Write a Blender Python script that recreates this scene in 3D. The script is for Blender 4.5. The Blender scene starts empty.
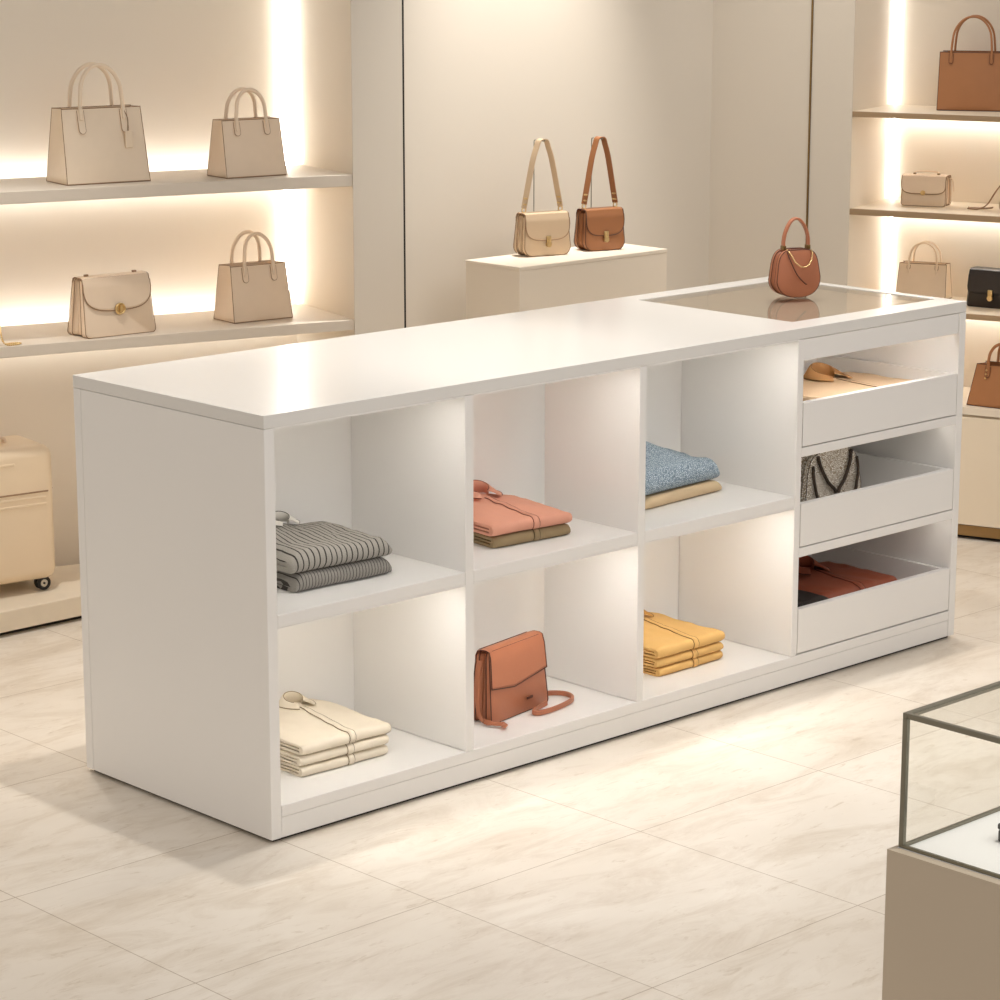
import bpy, bmesh, math, random
from mathutils import Vector, Matrix, noise
PI = math.pi
S = bpy.context.scene
COL = S.collection
rad = math.radians

# ------------------------------------------------------------------ camera
cam = bpy.data.cameras.new('camera')
cam.sensor_width = 36.0
cam.lens = 2622.82 / 1000.0 * 36.0
cam.clip_end = 60
camo = bpy.data.objects.new('camera', cam)
COL.objects.link(camo)
camo.location = (-3.2188, -4.0780, 1.8816)
camo.rotation_euler = (PI / 2 - 0.2195, 0.0, -0.7597)
S.camera = camo

# ------------------------------------------------------------------ view, world
S.view_settings.view_transform = 'Standard'
S.view_settings.look = 'None'
S.view_settings.exposure = 0.10
S.view_settings.gamma = 1.0
S.view_settings.use_curve_mapping = False
S.cycles.use_denoising = True
S.cycles.max_bounces = 10
S.cycles.diffuse_bounces = 5
S.cycles.transmission_bounces = 8
S.cycles.transparent_max_bounces = 12
S.cycles.sample_clamp_indirect = 6.0
S.cycles.caustics_reflective = False
S.cycles.caustics_refractive = False
world = bpy.data.worlds.new('ambient')
S.world = world
world.use_nodes = True
bg = world.node_tree.nodes['Background']
bg.inputs[0].default_value = (1.0, 0.955, 0.92, 1)
bg.inputs[1].default_value = 0.395

FLOOR = -0.008
WARM = (1.0, 0.76, 0.50)
SPOTC = (1.0, 0.955, 0.90)


def lamp(name, kind, loc, target, energy, color, **kw):
    d = bpy.data.lights.new(name, kind)
    d.energy = energy
    d.color = color
    for k, v in kw.items():
        setattr(d, k, v)
    o = bpy.data.objects.new(name, d)
    COL.objects.link(o)
    o.location = loc
    v = Vector(target) - Vector(loc)
    o.rotation_euler = v.to_track_quat('-Z', 'Y').to_euler()
    return o


# ceiling spots above the counter
for nm, lx, ly, en in (('counter_spot', 0.41, 0.33, 84), ('counter_spot', 1.40, 0.21, 66), ('counter_spot', 2.40, 0.23, 72)):
    lamp(nm, 'SPOT', (lx, ly, 2.8), (lx, ly - 0.10, 0), en, SPOTC, spot_size=rad(64), spot_blend=0.55, shadow_soft_size=0.03)
# spot grazing the back wall above the pedestal, then added fill lamps
lamp('wall_spot', 'SPOT', (2.18, 1.18, 2.95), (2.12, 1.50, 1.62), 300, SPOTC, spot_size=rad(48), spot_blend=1.0, shadow_soft_size=0.04)
lamp('left_end_fill', 'AREA', (-3.4, 1.2, 0.95), (0.0, 0.35, 0.6), 13, (1.0, 0.84, 0.64), shape='RECTANGLE', size=1.2, size_y=1.5)  # added unseen warm fill that brightens the counter's left end
lamp('pillar_fill', 'SPOT', (2.70, 0.70, 2.95), (3.02, 1.12, 1.1), 48, SPOTC, spot_size=rad(56), spot_blend=1.0, shadow_soft_size=0.05)  # added fill to brighten the right pillar and walls
lamp('showcase_fill', 'SPOT', (0.15, -2.15, 2.85), (0.10, -2.15, 0.5), 85, SPOTC, spot_size=rad(52), spot_blend=0.9, shadow_soft_size=0.05)  # added fill from above to brighten the showcase deck
# added unseen fills: broad soft light from the front, wash on the left floor
lamp('front_fill', 'AREA', (0.6, -3.4, 3.4), (0.9, -0.6, 0.2), 48, (1.0, 0.97, 0.94), shape='RECTANGLE', size=3.2, size_y=2.0)
lamp('aisle_fill', 'SPOT', (0.30, 1.42, 2.85), (0.32, 1.46, 0), 100, SPOTC, spot_size=rad(52), spot_blend=0.8, shadow_soft_size=0.05)  # added fill for the floor left of the counter


# ------------------------------------------------------------------ materials
def lin(c):
    return tuple(((v / 255) / 12.92 if v / 255 <= 0.04045 else ((v / 255 + 0.055) / 1.055) ** 2.4) for v in c)


def new_mat(name):
    m = bpy.data.materials.new(name)
    m.use_nodes = True
    nt = m.node_tree
    return m, nt, nt.nodes['Principled BSDF']


def mat(name, rgb, rough=0.5, var=0.05, scale=60.0, bump=0.0, bscale=None, metal=0.0, spec=0.5, stretch=(1, 1, 1), coat=0.0):
    m, nt, b = new_mat(name)
    b.inputs['Roughness'].default_value = rough
    b.inputs['Metallic'].default_value = metal
    b.inputs['Specular IOR Level'].default_value = spec
    b.inputs['Coat Weight'].default_value = coat
    c = lin(rgb)
    tc = nt.nodes.new('ShaderNodeTexCoord')
    mp = nt.nodes.new('ShaderNodeMapping')
    mp.inputs['Scale'].default_value = stretch
    nt.links.new(tc.outputs['Object'], mp.inputs[0])
    nz = nt.nodes.new('ShaderNodeTexNoise')
    nz.inputs['Scale'].default_value = scale
    nz.inputs['Detail'].default_value = 4
    nt.links.new(mp.outputs[0], nz.inputs[0])
    mx = nt.nodes.new('ShaderNodeMix')
    mx.data_type = 'RGBA'
    mx.inputs[6].default_value = tuple(min(1, v * (1 - var)) for v in c) + (1,)
    mx.inputs[7].default_value = tuple(min(1, v * (1 + var)) for v in c) + (1,)
    nt.links.new(nz.outputs[0], mx.inputs[0])
    nt.links.new(mx.outputs[2], b.inputs['Base Color'])
    if bump:
        n2 = nt.nodes.new('ShaderNodeTexNoise')
        n2.inputs['Scale'].default_value = bscale or scale * 6
        n2.inputs['Detail'].default_value = 3
        nt.links.new(mp.outputs[0], n2.inputs[0])
        bp = nt.nodes.new('ShaderNodeBump')
        bp.inputs['Strength'].default_value = bump
        bp.inputs['Distance'].default_value = 0.002
        nt.links.new(n2.outputs[0], bp.inputs['Height'])
        nt.links.new(bp.outputs[0], b.inputs['Normal'])
    return m


def emit(name, color, strength):
    m = bpy.data.materials.new(name)
    m.use_nodes = True
    nt = m.node_tree
    nt.nodes.clear()
    e = nt.nodes.new('ShaderNodeEmission')
    e.inputs[0].default_value = tuple(color) + (1,)
    e.inputs[1].default_value = strength
    o = nt.nodes.new('ShaderNodeOutputMaterial')
    nt.links.new(e.outputs[0], o.inputs[0])
    return m


def glass(name, tint, ior=1.5, rough=0.0, gain=1.0):
    """thin pane: clear tinted transmission plus a fresnel mirror"""
    m = bpy.data.materials.new(name)
    m.use_nodes = True
    nt = m.node_tree
    nt.nodes.clear()
    t = nt.nodes.new('ShaderNodeBsdfTransparent')
    t.inputs[0].default_value = tuple(tint) + (1,)
    g = nt.nodes.new('ShaderNodeBsdfGlossy')
    g.inputs['Roughness'].default_value = rough
    f = nt.nodes.new('ShaderNodeFresnel')
    f.inputs[0].default_value = ior
    mm = nt.nodes.new('ShaderNodeMath')
    mm.operation = 'MULTIPLY'
    mm.use_clamp = True
    mm.inputs[1].default_value = gain
    geo = nt.nodes.new('ShaderNodeNewGeometry')
    fr = nt.nodes.new('ShaderNodeMath')
    fr.operation = 'SUBTRACT'
    fr.inputs[0].default_value = 1.0
    nt.links.new(geo.outputs['Backfacing'], fr.inputs[1])
    ff = nt.nodes.new('ShaderNodeMath')
    ff.operation = 'MULTIPLY'
    nt.links.new(f.outputs[0], ff.inputs[0])
    nt.links.new(fr.outputs[0], ff.inputs[1])
    nt.links.new(ff.outputs[0], mm.inputs[0])
    mx = nt.nodes.new('ShaderNodeMixShader')
    nt.links.new(mm.outputs[0], mx.inputs[0])
    nt.links.new(t.outputs[0], mx.inputs[1])
    nt.links.new(g.outputs[0], mx.inputs[2])
    o = nt.nodes.new('ShaderNodeOutputMaterial')
    nt.links.new(mx.outputs[0], o.inputs[0])
    return m


def mat_floor():
    m, nt, b = new_mat('travertine_tiles')
    N, L = nt.nodes, nt.links
    tc = N.new('ShaderNodeTexCoord')
    mp = N.new('ShaderNodeMapping')
    mp.inputs['Location'].default_value = (-0.03 + 0.585 * 20, 0.472 + 0.585 * 20, 0)
    L.new(tc.outputs['Object'], mp.inputs[0])
    br = N.new('ShaderNodeTexBrick')
    br.offset = 0.0
    br.squash = 1.0
    br.inputs['Scale'].default_value = 1.0
    br.inputs['Brick Width'].default_value = 0.585
    br.inputs['Row Height'].default_value = 0.585
    br.inputs['Mortar Size'].default_value = 0.0011
    br.inputs['Mortar Smooth'].default_value = 0.2
    br.inputs['Bias'].default_value = 0.0
    br.inputs['Color1'].default_value = lin((228, 219, 206)) + (1,)
    br.inputs['Color2'].default_value = lin((234, 226, 214)) + (1,)
    br.inputs['Mortar'].default_value = lin((176, 158, 136)) + (1,)
    L.new(mp.outputs[0], br.inputs[0])

    def nz(scale, detail, st, rough=0.6, dist=0.0):
        p = N.new('ShaderNodeMapping')
        p.inputs['Scale'].default_value = st
        L.new(tc.outputs['Object'], p.inputs[0])
        n = N.new('ShaderNodeTexNoise')
        n.inputs['Scale'].default_value = scale
        n.inputs['Detail'].default_value = detail
        n.inputs['Roughness'].default_value = rough
        n.inputs['Distortion'].default_value = dist
        L.new(p.outputs[0], n.inputs[0])
        return n

    def ramp(src, a, b_, ca, cb):
        r = N.new('ShaderNodeValToRGB')
        r.color_ramp.elements[0].position = a
        r.color_ramp.elements[1].position = b_
        r.color_ramp.elements[0].color = ca
        r.color_ramp.elements[1].color = cb
        L.new(src, r.inputs[0])
        return r

    def mul(a, b_, fac=1.0):
        x = N.new('ShaderNodeMix')
        x.data_type = 'RGBA'
        x.blend_type = 'MULTIPLY'
        x.inputs[0].default_value = fac
        L.new(a, x.inputs[6])
        L.new(b_, x.inputs[7])
        return x.outputs[2]
    big = ramp(nz(2.2, 5, (1, 1.4, 1), 0.55).outputs[0], 0.3, 0.7, (0.90, 0.875, 0.845, 1), (1.03, 1.03, 1.03, 1))
    vein = ramp(nz(6.0, 10, (0.55, 1.6, 1), 0.72, 0.8).outputs[0], 0.34, 0.54, (0.84, 0.805, 0.76, 1), (1, 1, 1, 1))
    pits = ramp(nz(30, 8, (0.45, 1.5, 1), 0.7, 0.6).outputs[0], 0.30, 0.42, (0.72, 0.655, 0.57, 1), (1, 1, 1, 1))
    c = mul(mul(mul(br.outputs['Color'], big.outputs[0]), vein.outputs[0]), pits.outputs[0], 0.7)
    L.new(c, b.inputs['Base Color'])
    rr = ramp(nz(5, 5, (1, 1, 1)).outputs[0], 0.3, 0.7, (0.30, 0.30, 0.30, 1), (0.46, 0.46, 0.46, 1))
    L.new(rr.outputs[0], b.inputs['Roughness'])
    b.inputs['Specular IOR Level'].default_value = 0.45
    bp = N.new('ShaderNodeBump')
    bp.inputs['Strength'].default_value = 0.25
    bp.inputs['Distance'].default_value = 0.002
    bp.invert = True
    L.new(br.outputs['Fac'], bp.inputs['Height'])
    L.new(bp.outputs[0], b.inputs['Normal'])
    return m


def mat_stripes(name, base, line, pitch, axis=0, duty=0.22, rough=0.9):
    """knit with fine dark ribs every `pitch` metres along one local axis"""
    m, nt, b = new_mat(name)
    N, L = nt.nodes, nt.links
    tc = N.new('ShaderNodeTexCoord')
    nz = N.new('ShaderNodeTexNoise')
    nz.inputs['Scale'].default_value = 900
    nz.inputs['Detail'].default_value = 2
    L.new(tc.outputs['Object'], nz.inputs[0])
    wob = N.new('ShaderNodeTexNoise')
    wob.inputs['Scale'].default_value = 9
    L.new(tc.outputs['Object'], wob.inputs[0])
    sp = N.new('ShaderNodeSeparateXYZ')
    L.new(tc.outputs['Object'], sp.inputs[0])

    def math_(op, a, b_=None):
        n = N.new('ShaderNodeMath')
        n.operation = op
        for i, v in enumerate((a, b_)):
            if v is None:
                continue
            if isinstance(v, (int, float)):
                n.inputs[i].default_value = v
            else:
                L.new(v, n.inputs[i])
        return n.outputs[0]
    v = math_('ADD', sp.outputs[axis], math_('MULTIPLY', wob.outputs[0], pitch * 1.2))
    f = math_('FRACT', math_('DIVIDE', v, pitch))
    k = math_('LESS_THAN', f, duty)
    fl = N.new('ShaderNodeMix')
    fl.data_type = 'RGBA'
    c = lin(base)
    fl.inputs[6].default_value = tuple(x * 0.55 for x in c) + (1,)
    fl.inputs[7].default_value = tuple(min(1, x * 1.5) for x in c) + (1,)
    L.new(nz.outputs[0], fl.inputs[0])
    mx = N.new('ShaderNodeMix')
    mx.data_type = 'RGBA'
    L.new(k, mx.inputs[0])
    L.new(fl.outputs[2], mx.inputs[6])
    mx.inputs[7].default_value = lin(line) + (1,)
    L.new(mx.outputs[2], b.inputs['Base Color'])
    b.inputs['Roughness'].default_value = rough
    bp = N.new('ShaderNodeBump')
    bp.inputs['Strength'].default_value = 0.5
    bp.inputs['Distance'].default_value = 0.003
    bp.invert = True
    L.new(k, bp.inputs['Height'])
    L.new(bp.outputs[0], b.inputs['Normal'])
    return m


def mat_cells(name, base, line, scale, stretch=(1, 1, 1), edge=0.12, rough=0.6, bump=0.6):
    """small raised cells (knit loops, beads, scales) split by dark joints"""
    m, nt, b = new_mat(name)
    N, L = nt.nodes, nt.links
    tc = N.new('ShaderNodeTexCoord')
    mp = N.new('ShaderNodeMapping')
    mp.inputs['Scale'].default_value = stretch
    mp.inputs['Rotation'].default_value = (0.3, 0.2, 0.6)
    L.new(tc.outputs['Object'], mp.inputs[0])
    vo = N.new('ShaderNodeTexVoronoi')
    vo.feature = 'DISTANCE_TO_EDGE'
    vo.inputs['Scale'].default_value = scale
    L.new(mp.outputs[0], vo.inputs[0])
    v2 = N.new('ShaderNodeTexVoronoi')
    v2.inputs['Scale'].default_value = scale
    L.new(mp.outputs[0], v2.inputs[0])
    rp = N.new('ShaderNodeValToRGB')
    rp.color_ramp.elements[0].position = edge * 0.4
    rp.color_ramp.elements[1].position = edge
    rp.color_ramp.elements[0].color = lin(line) + (1,)
    rp.color_ramp.elements[1].color = lin(base) + (1,)
    L.new(vo.outputs[0], rp.inputs[0])
    hs = N.new('ShaderNodeMix')
    hs.data_type = 'RGBA'
    hs.blend_type = 'OVERLAY'
    hs.inputs[0].default_value = 0.12
    L.new(rp.outputs[0], hs.inputs[6])
    L.new(v2.outputs['Color'], hs.inputs[7])
    bw = N.new('ShaderNodeRGBToBW')
    L.new(v2.outputs['Color'], bw.inputs[0])
    L.new(bw.outputs[0], hs.inputs[7])
    L.new(hs.outputs[2], b.inputs['Base Color'])
    b.inputs['Roughness'].default_value = rough
    bp = N.new('ShaderNodeBump')
    bp.inputs['Strength'].default_value = bump
    bp.inputs['Distance'].default_value = 0.003
    L.new(vo.outputs[0], bp.inputs['Height'])
    L.new(bp.outputs[0], b.inputs['Normal'])
    return m


M = {}
M['white'] = mat('white_lacquer', (241, 239, 236), 0.32, 0.01, 3)
M['white_top'] = mat('white_gloss_top', (230, 228, 224), 0.22, 0.01, 3)
M['dark_gap'] = mat('shadow_gap', (40, 34, 28), 0.8)
M['wall'] = mat('greige_wall', (216, 207, 193), 0.75, 0.012, 2)
M['bay'] = mat('cream_bay_wall', (230, 219, 202), 0.7, 0.015, 2)
M['shelf'] = mat('taupe_shelf', (212, 201, 186), 0.5, 0.02, 4)
M['shelf_top'] = mat('cream_shelf_board', (226, 212, 190), 0.5, 0.02, 4)
M['shelf_wood'] = mat('bronze_shelf', (158, 132, 100), 0.45, 0.05, 6, stretch=(0.3, 6, 6))
M['pedestal'] = mat('cream_pedestal', (226, 214, 196), 0.6, 0.01, 3)
M['cabinet'] = mat('cream_cabinet', (230, 216, 194), 0.5, 0.01, 3)
M['gold'] = mat('brushed_gold', (226, 196, 140), 0.30, 0.06, 60, metal=1.0)
M['brass_trim'] = mat('aged_brass', (128, 104, 66), 0.4, 0.1, 30, metal=0.9)
M['bronze'] = mat('bronze_strip', (150, 118, 74), 0.45, 0.08, 20, metal=0.5)
M['steel'] = mat('dark_steel', (134, 130, 116), 0.38, 0.08, 40, metal=0.85)
M['plinth'] = mat('stone_plinth', (230, 217, 196), 0.5, 0.08, 14)
M['case_base'] = mat('taupe_case', (206, 190, 168), 0.5, 0.02, 3)
M['deck'] = mat('white_deck', (248, 246, 242), 0.5, 0.01, 3)
M['lining'] = mat('taupe_lining', (202, 188, 170), 0.6, 0.02, 5)
M['led'] = emit('warm_led', (1.0, 0.98, 0.96), 12.0)
M['fill_cubby'] = emit('cubby_fill', (1.0, 0.95, 0.88), 34.0)  # added glow that brightens the lower cubbies
M['fill_cubby_top'] = emit('upper_cubby_fill', (1.0, 0.95, 0.88), 26.0)  # added glow for the upper cubbies
M['fill_drawer'] = emit('drawer_fill', (1.0, 0.96, 0.92), 40.0)  # added glow to lift the top drawer
M['fill_rail'] = emit('rail_fill', (1.0, 0.95, 0.88), 5.0)  # weak added glow over the two lower drawers
M['led_v'] = emit('warm_led_bright', (1.0, 0.98, 0.94), 17.0)
M['led_right'] = emit('right_led', (1.0, 0.98, 0.95), 9.0)
M['led_under'] = emit('under_shelf_led', (1.0, 0.98, 0.96), 20.0)
M['glass'] = glass('clear_glass', (0.985, 0.988, 0.980), 1.45, 0.0, 0.9)
M['glass_top'] = glass('display_glass', (0.93, 0.92, 0.90), 1.5, 0.03, 1.15)
M['floor'] = mat_floor()
# leathers
M['cream_leather'] = mat('cream_leather', (232, 212, 186), 0.42, 0.03, 30, 0.15, 700)
M['sand_leather'] = mat('sand_leather', (228, 206, 180), 0.42, 0.03, 30, 0.15, 700)
M['blush_leather'] = mat('blush_leather', (228, 206, 180), 0.40, 0.03, 30, 0.15, 700)
M['edge_sand'] = mat('sand_edge_paint', (150, 118, 88), 0.5)
M['beige_leather'] = mat('beige_leather', (206, 180, 148), 0.40, 0.03, 30, 0.15, 700)
M['tan_leather'] = mat('tan_leather', (156, 102, 62), 0.40, 0.05, 30, 0.15, 700)
M['tan_dark'] = mat('tan_edge_paint', (84, 46, 24), 0.5)
M['cognac'] = mat('cognac_leather', (174, 108, 76), 0.40, 0.05, 30, 0.15, 700)
M['cognac_dark'] = mat('cognac_edge_paint', (76, 36, 22), 0.5)
M['brown_leather'] = mat('brown_leather', (164, 110, 68), 0.42, 0.05, 24, 0.15, 700)
M['black_leather'] = mat('black_leather', (44, 34, 28), 0.35, 0.05, 30, 0.15, 700)
M['black_edge'] = mat('black_edge_paint', (20, 16, 14), 0.5)
M['inner_dark'] = mat('bag_lining', (70, 52, 38), 0.8)
# cloths
M['cream_cloth'] = mat('cream_cotton', (236, 225, 205), 0.85, 0.03, 40, 0.2, 1200)
M['cream_seam'] = mat('olive_stitching', (138, 118, 86), 0.9)
M['pink_cloth'] = mat('salmon_cotton', (220, 158, 134), 0.8, 0.03, 40, 0.2, 1200)
M['pink_seam'] = mat('rust_stitching', (120, 60, 42), 0.9)
M['pink_collar'] = mat('rust_collar_lining', (150, 76, 54), 0.85)
M['olive_cloth'] = mat('olive_cotton', (150, 130, 96), 0.85, 0.03, 40, 0.2, 1200)
M['olive_seam'] = mat('dark_olive_stitching', (72, 58, 38), 0.9)
M['mustard_cloth'] = mat('mustard_cotton', (226, 182, 112), 0.8, 0.04, 40, 0.2, 1200)
M['mustard_seam'] = mat('brown_stitching', (120, 78, 34), 0.9)
M['mustard_collar'] = mat('mustard_collar', (206, 152, 76), 0.8)
M['sand_cloth'] = mat('sand_cotton', (206, 182, 146), 0.85, 0.04, 40, 0.2, 1200)
M['tan_cloth'] = mat('tan_cotton', (216, 188, 154), 0.85, 0.03, 40, 0.2, 1200)
M['tan_seam'] = mat('tan_stitching', (110, 78, 46), 0.9)
M['tan_collar'] = mat('tan_collar', (168, 124, 76), 0.8)
M['rust_cloth'] = mat('rust_leather_cloth', (150, 78, 54), 0.5, 0.05, 20, 0.2, 500)
M['rust_dark'] = mat('rust_seam', (70, 32, 22), 0.7)
M['black_cloth'] = mat('black_cloth', (36, 30, 28), 0.6, 0.05, 20, 0.2, 500)
M['grey_rib'] = mat_stripes('grey_ribbed_knit', (162, 158, 150), (58, 54, 51), 0.0145)
M['grey_rib2'] = mat_stripes('grey_fine_ribbed_knit', (146, 142, 135), (64, 60, 56), 0.0085, duty=0.2)
M['grey_edge'] = mat('grey_knit_seam', (62, 58, 55), 0.9)
M['tag_white'] = mat('white_collar_cloth', (226, 222, 214), 0.8)
M['blue_knit'] = mat_cells('blue_tweed_knit', (194, 208, 218), (112, 130, 144), 210, (1, 1.8, 1), 0.22, 0.95, 0.6)
M['bead'] = mat_cells('beaded_textile', (250, 246, 238), (150, 132, 106), 200, (1, 1, 1), 0.2, 0.45, 0.8)
M['bead_cord'] = mat_cells('brown_braided_cord', (96, 70, 42), (34, 24, 16), 260, (1, 1, 1), 0.3, 0.6, 0.8)
M['case_shell'] = mat('cream_polycarbonate', (233, 212, 182), 0.35, 0.02, 8)
M['rubber'] = mat('black_rubber', (26, 24, 22), 0.5)
M['chrome'] = mat('chrome_hub', (190, 186, 178), 0.25, 0.02, 20, metal=1.0)
M['charcoal'] = mat('charcoal_box', (72, 70, 66), 0.5)


# ------------------------------------------------------------------ object helpers
def obj(name, bm, m, parent=None, smooth=35, mods=()):
    me = bpy.data.meshes.new(name)
    bmesh.ops.recalc_face_normals(bm, faces=bm.faces)
    bm.to_mesh(me)
    bm.free()
    if m is not None:
        me.materials.append(m)
    o = bpy.data.objects.new(name, me)
    COL.objects.link(o)
    if parent is not None:
        o.parent = parent
    if smooth:
        for p in me.polygons:
            p.use_smooth = True
        me.set_sharp_from_angle(angle=rad(smooth))
    for k, kw in mods:
        md = o.modifiers.new(k.lower(), k)
        for a, v in kw.items():
            setattr(md, a, v)
    return o


def tag(o, label=None, cat=None, group=None, kind=None):
    if label:
        o['label'] = label
    if cat:
        o['category'] = cat
    if group:
        o['group'] = group
    if kind:
        o['kind'] = kind
    return o


def thing(name, label, cat, loc=(0, 0, 0), yaw=0.0, group=None):
    o = bpy.data.objects.new(name, None)
    o.empty_display_size = 0.05
    COL.objects.link(o)
    o.location = loc
    o.rotation_euler = (0, 0, rad(yaw))
    return tag(o, label, cat, group)


def struct(name, bm, m, smooth=0):
    return tag(obj(name, bm, m, None, smooth), kind='structure')


def box(bm, x0, x1, y0, y1, z0, z1, bev=0.0, seg=2):
    t = bmesh.new()
    bmesh.ops.create_cube(t, size=1.0)
    for v in t.verts:
        v.co = Vector(((x0 + x1) / 2 + v.co.x * (x1 - x0), (y0 + y1) / 2 + v.co.y * (y1 - y0), (z0 + z1) / 2 + v.co.z * (z1 - z0)))
    if bev:
        bmesh.ops.bevel(t, geom=list(t.edges), offset=bev, segments=seg, profile=0.5, affect='EDGES')
    merge(bm, t)
    return bm


def merge(bm, t):
    me = bpy.data.meshes.new('tmp')
    t.to_mesh(me)
    t.free()
    bm.from_mesh(me)
    bpy.data.meshes.remove(me)


def bx(*a, **k):
    return box(bmesh.new(), *a, **k)


def quad_prism(pts, z0, z1):
    """vertical prism over a plan polygon"""
    bm = bmesh.new()
    lo = [bm.verts.new((p[0], p[1], z0)) for p in pts]
    hi = [bm.verts.new((p[0], p[1], z1)) for p in pts]
    n = len(pts)
    bm.faces.new(lo[::-1])
    bm.faces.new(hi)
    for i in range(n):
        j = (i + 1) % n
        bm.faces.new((lo[i], lo[j], hi[j], hi[i]))
    return bm


def sweep(bm, pts, prof, side=None, cap=True, closed=False):
    """sweep a closed 2D profile along points; `side` fixes the first profile axis, else parallel transport"""
    pts = [Vector(p) for p in pts]
    n = len(pts)
    rings = []
    prev = None
    for i, p in enumerate(pts):
        if closed:
            t = (pts[(i + 1) % n] - pts[i - 1]).normalized()
        else:
            t = (pts[min(i + 1, n - 1)] - pts[max(i - 1, 0)]).normalized()
        if side is not None:
            a = Vector(side)
            a = (a - t * a.dot(t)).normalized()
        else:
            if prev is None:
                a = t.orthogonal().normalized()
            else:
                a = (prev - t * prev.dot(t)).normalized()
            prev = a
        b = t.cross(a)
        rings.append([bm.verts.new(p + a * q[0] + b * q[1]) for q in prof])
    m = len(prof)
    for i in range(n if closed else n - 1):
        r0, r1 = rings[i], rings[(i + 1) % n]
        for k in range(m):
            bm.faces.new((r0[k], r0[(k + 1) % m], r1[(k + 1) % m], r1[k]))
    if cap and not closed:
        bm.faces.new(rings[0][::-1])
        bm.faces.new(rings[-1])
    return bm


def circ(r, n=8):
    return [(r * math.cos(2 * PI * k / n), r * math.sin(2 * PI * k / n)) for k in range(n)]


def rect(w, t):
    c = min(w, t) * 0.25
    w /= 2
    t /= 2
    return [(-w + c, -t), (w - c, -t), (w, -t + c), (w, t - c), (w - c, t), (-w + c, t), (-w, t - c), (-w, -t + c)]


def tube(bm, pts, r, n=8, **k):
    return sweep(bm, pts, circ(r, n), **k)


def smooth_path(pts, n=40):
    """Catmull-Rom through points"""
    P = [Vector(p) for p in pts]
    P = [P[0] * 2 - P[1]] + P + [P[-1] * 2 - P[-2]]
    out = []
    segs = len(P) - 3
    per = max(2, n // segs)
    for i in range(segs):
        a, b, c, d = P[i:i + 4]
        for k in range(per):
            t = k / per
            out.append(0.5 * ((2 * b) + (c - a) * t + (2 * a - 5 * b + 4 * c - d) * t * t + (3 * b - a - 3 * c + d) * t ** 3))
    out.append(P[-2].copy())
    return out


def loft(bm, rings, cap0=True, cap1=True):
    R = [[bm.verts.new(p) for p in r] for r in rings]
    m = len(R[0])
    for i in range(len(R) - 1):
        for k in range(m):
            bm.faces.new((R[i][k], R[i][(k + 1) % m], R[i + 1][(k + 1) % m], R[i + 1][k]))
    if cap0:
        bm.faces.new(R[0][::-1])
    if cap1:
        bm.faces.new(R[-1])
    return bm


def cyl(bm, c, axis, r, h, n=20, r2=None):
    c = Vector(c)
    a = Vector(axis).normalized()
    u = a.orthogonal().normalized()
    w = a.cross(u)
    r2 = r if r2 is None else r2
    rings = []
    for t, rr in ((-h / 2, r), (h / 2, r2)):
        rings.append([c + a * t + u * rr * math.cos(2 * PI * k / n) + w * rr * math.sin(2 * PI * k / n) for k in range(n)])
    return loft(bm, rings)


def ring(bm, c, axis, R, r, n=20, m=8):
    c = Vector(c)
    a = Vector(axis).normalized()
    u = a.orthogonal().normalized()
    w = a.cross(u)
    pts = [c + u * R * math.cos(2 * PI * k / n) + w * R * math.sin(2 * PI * k / n) for k in range(n)]
    return tube(bm, pts, r, m, closed=True)


def beaded(bm, pts, r, step=2.0, n=8):
    """one continuous cord of touching beads"""
    P = [Vector(p) for p in pts]
    L = [0.0]
    for i in range(1, len(P)):
        L.append(L[-1] + (P[i] - P[i - 1]).length)
    cnt = int(L[-1] / (r * step / 2 * 2))
    m = cnt * 6
    Q, j = [], 0
    for k in range(m + 1):
        d = L[-1] * k / m
        while j < len(P) - 2 and L[j + 1] < d:
            j += 1
        f = (d - L[j]) / max(1e-9, L[j + 1] - L[j])
        Q.append(P[j].lerp(P[j + 1], f))
    rings, prev = [], None
    for i, q in enumerate(Q):
        t = (Q[min(i + 1, m)] - Q[max(i - 1, 0)]).normalized()
        a = t.orthogonal().normalized() if prev is None else (prev - t * prev.dot(t)).normalized()
        prev = a
        b = t.cross(a)
        rr = r * (0.50 + 0.50 * abs(math.sin(PI * cnt * i / m)))
        rings.append([q + (a * math.cos(2 * PI * k / n) + b * math.sin(2 * PI * k / n)) * rr for k in range(n)])
    return loft(bm, rings)


def ball(bm, c, r, u=8, v=6):
    t = bmesh.new()
    bmesh.ops.create_uvsphere(t, u_segments=u, v_segments=v, radius=r)
    bmesh.ops.translate(t, verts=t.verts, vec=Vector(c))
    merge(bm, t)


# ------------------------------------------------------------------ setting
H_ROOM = 3.0
DL = Vector((0.9647, -0.2634, 0))       # left bay runs this way (to the right)
NL = Vector((-0.2634, -0.9647, 0))      # ... and faces this way
DR = Vector((-0.3126, 0.9499, 0))       # right bay runs this way (to the left)
NR = Vector((-0.9499, -0.3126, 0))
BL = Vector((1.661, 1.9379, 0))         # left bay: inner back corner
FL = Vector((1.5533, 1.5434, 0))        # left bay: front edge of its end panel
PL = Vector((1.7079, 1.5011, 0))        # end of the left pillar
FR = Vector((3.1455, 1.0553, 0))        # right bay: front edge of its end panel
BR = Vector((3.476, 1.1641, 0))         # right bay: inner back corner
GR = Vector((3.1022, 1.1869, 0))        # gold strip in the right pillar
PC = GR + DR * ((1.5011 - GR.y) / DR.y)  # corner of back wall and right pillar

bm = bmesh.new()
bmesh.ops.create_grid(bm, x_segments=1, y_segments=1, size=1)
for v in bm.verts:
    v.co = Vector((1.0 + v.co.x * 9, -1.0 + v.co.y * 8, FLOOR))
struct('floor', bm, M['floor'])

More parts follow.
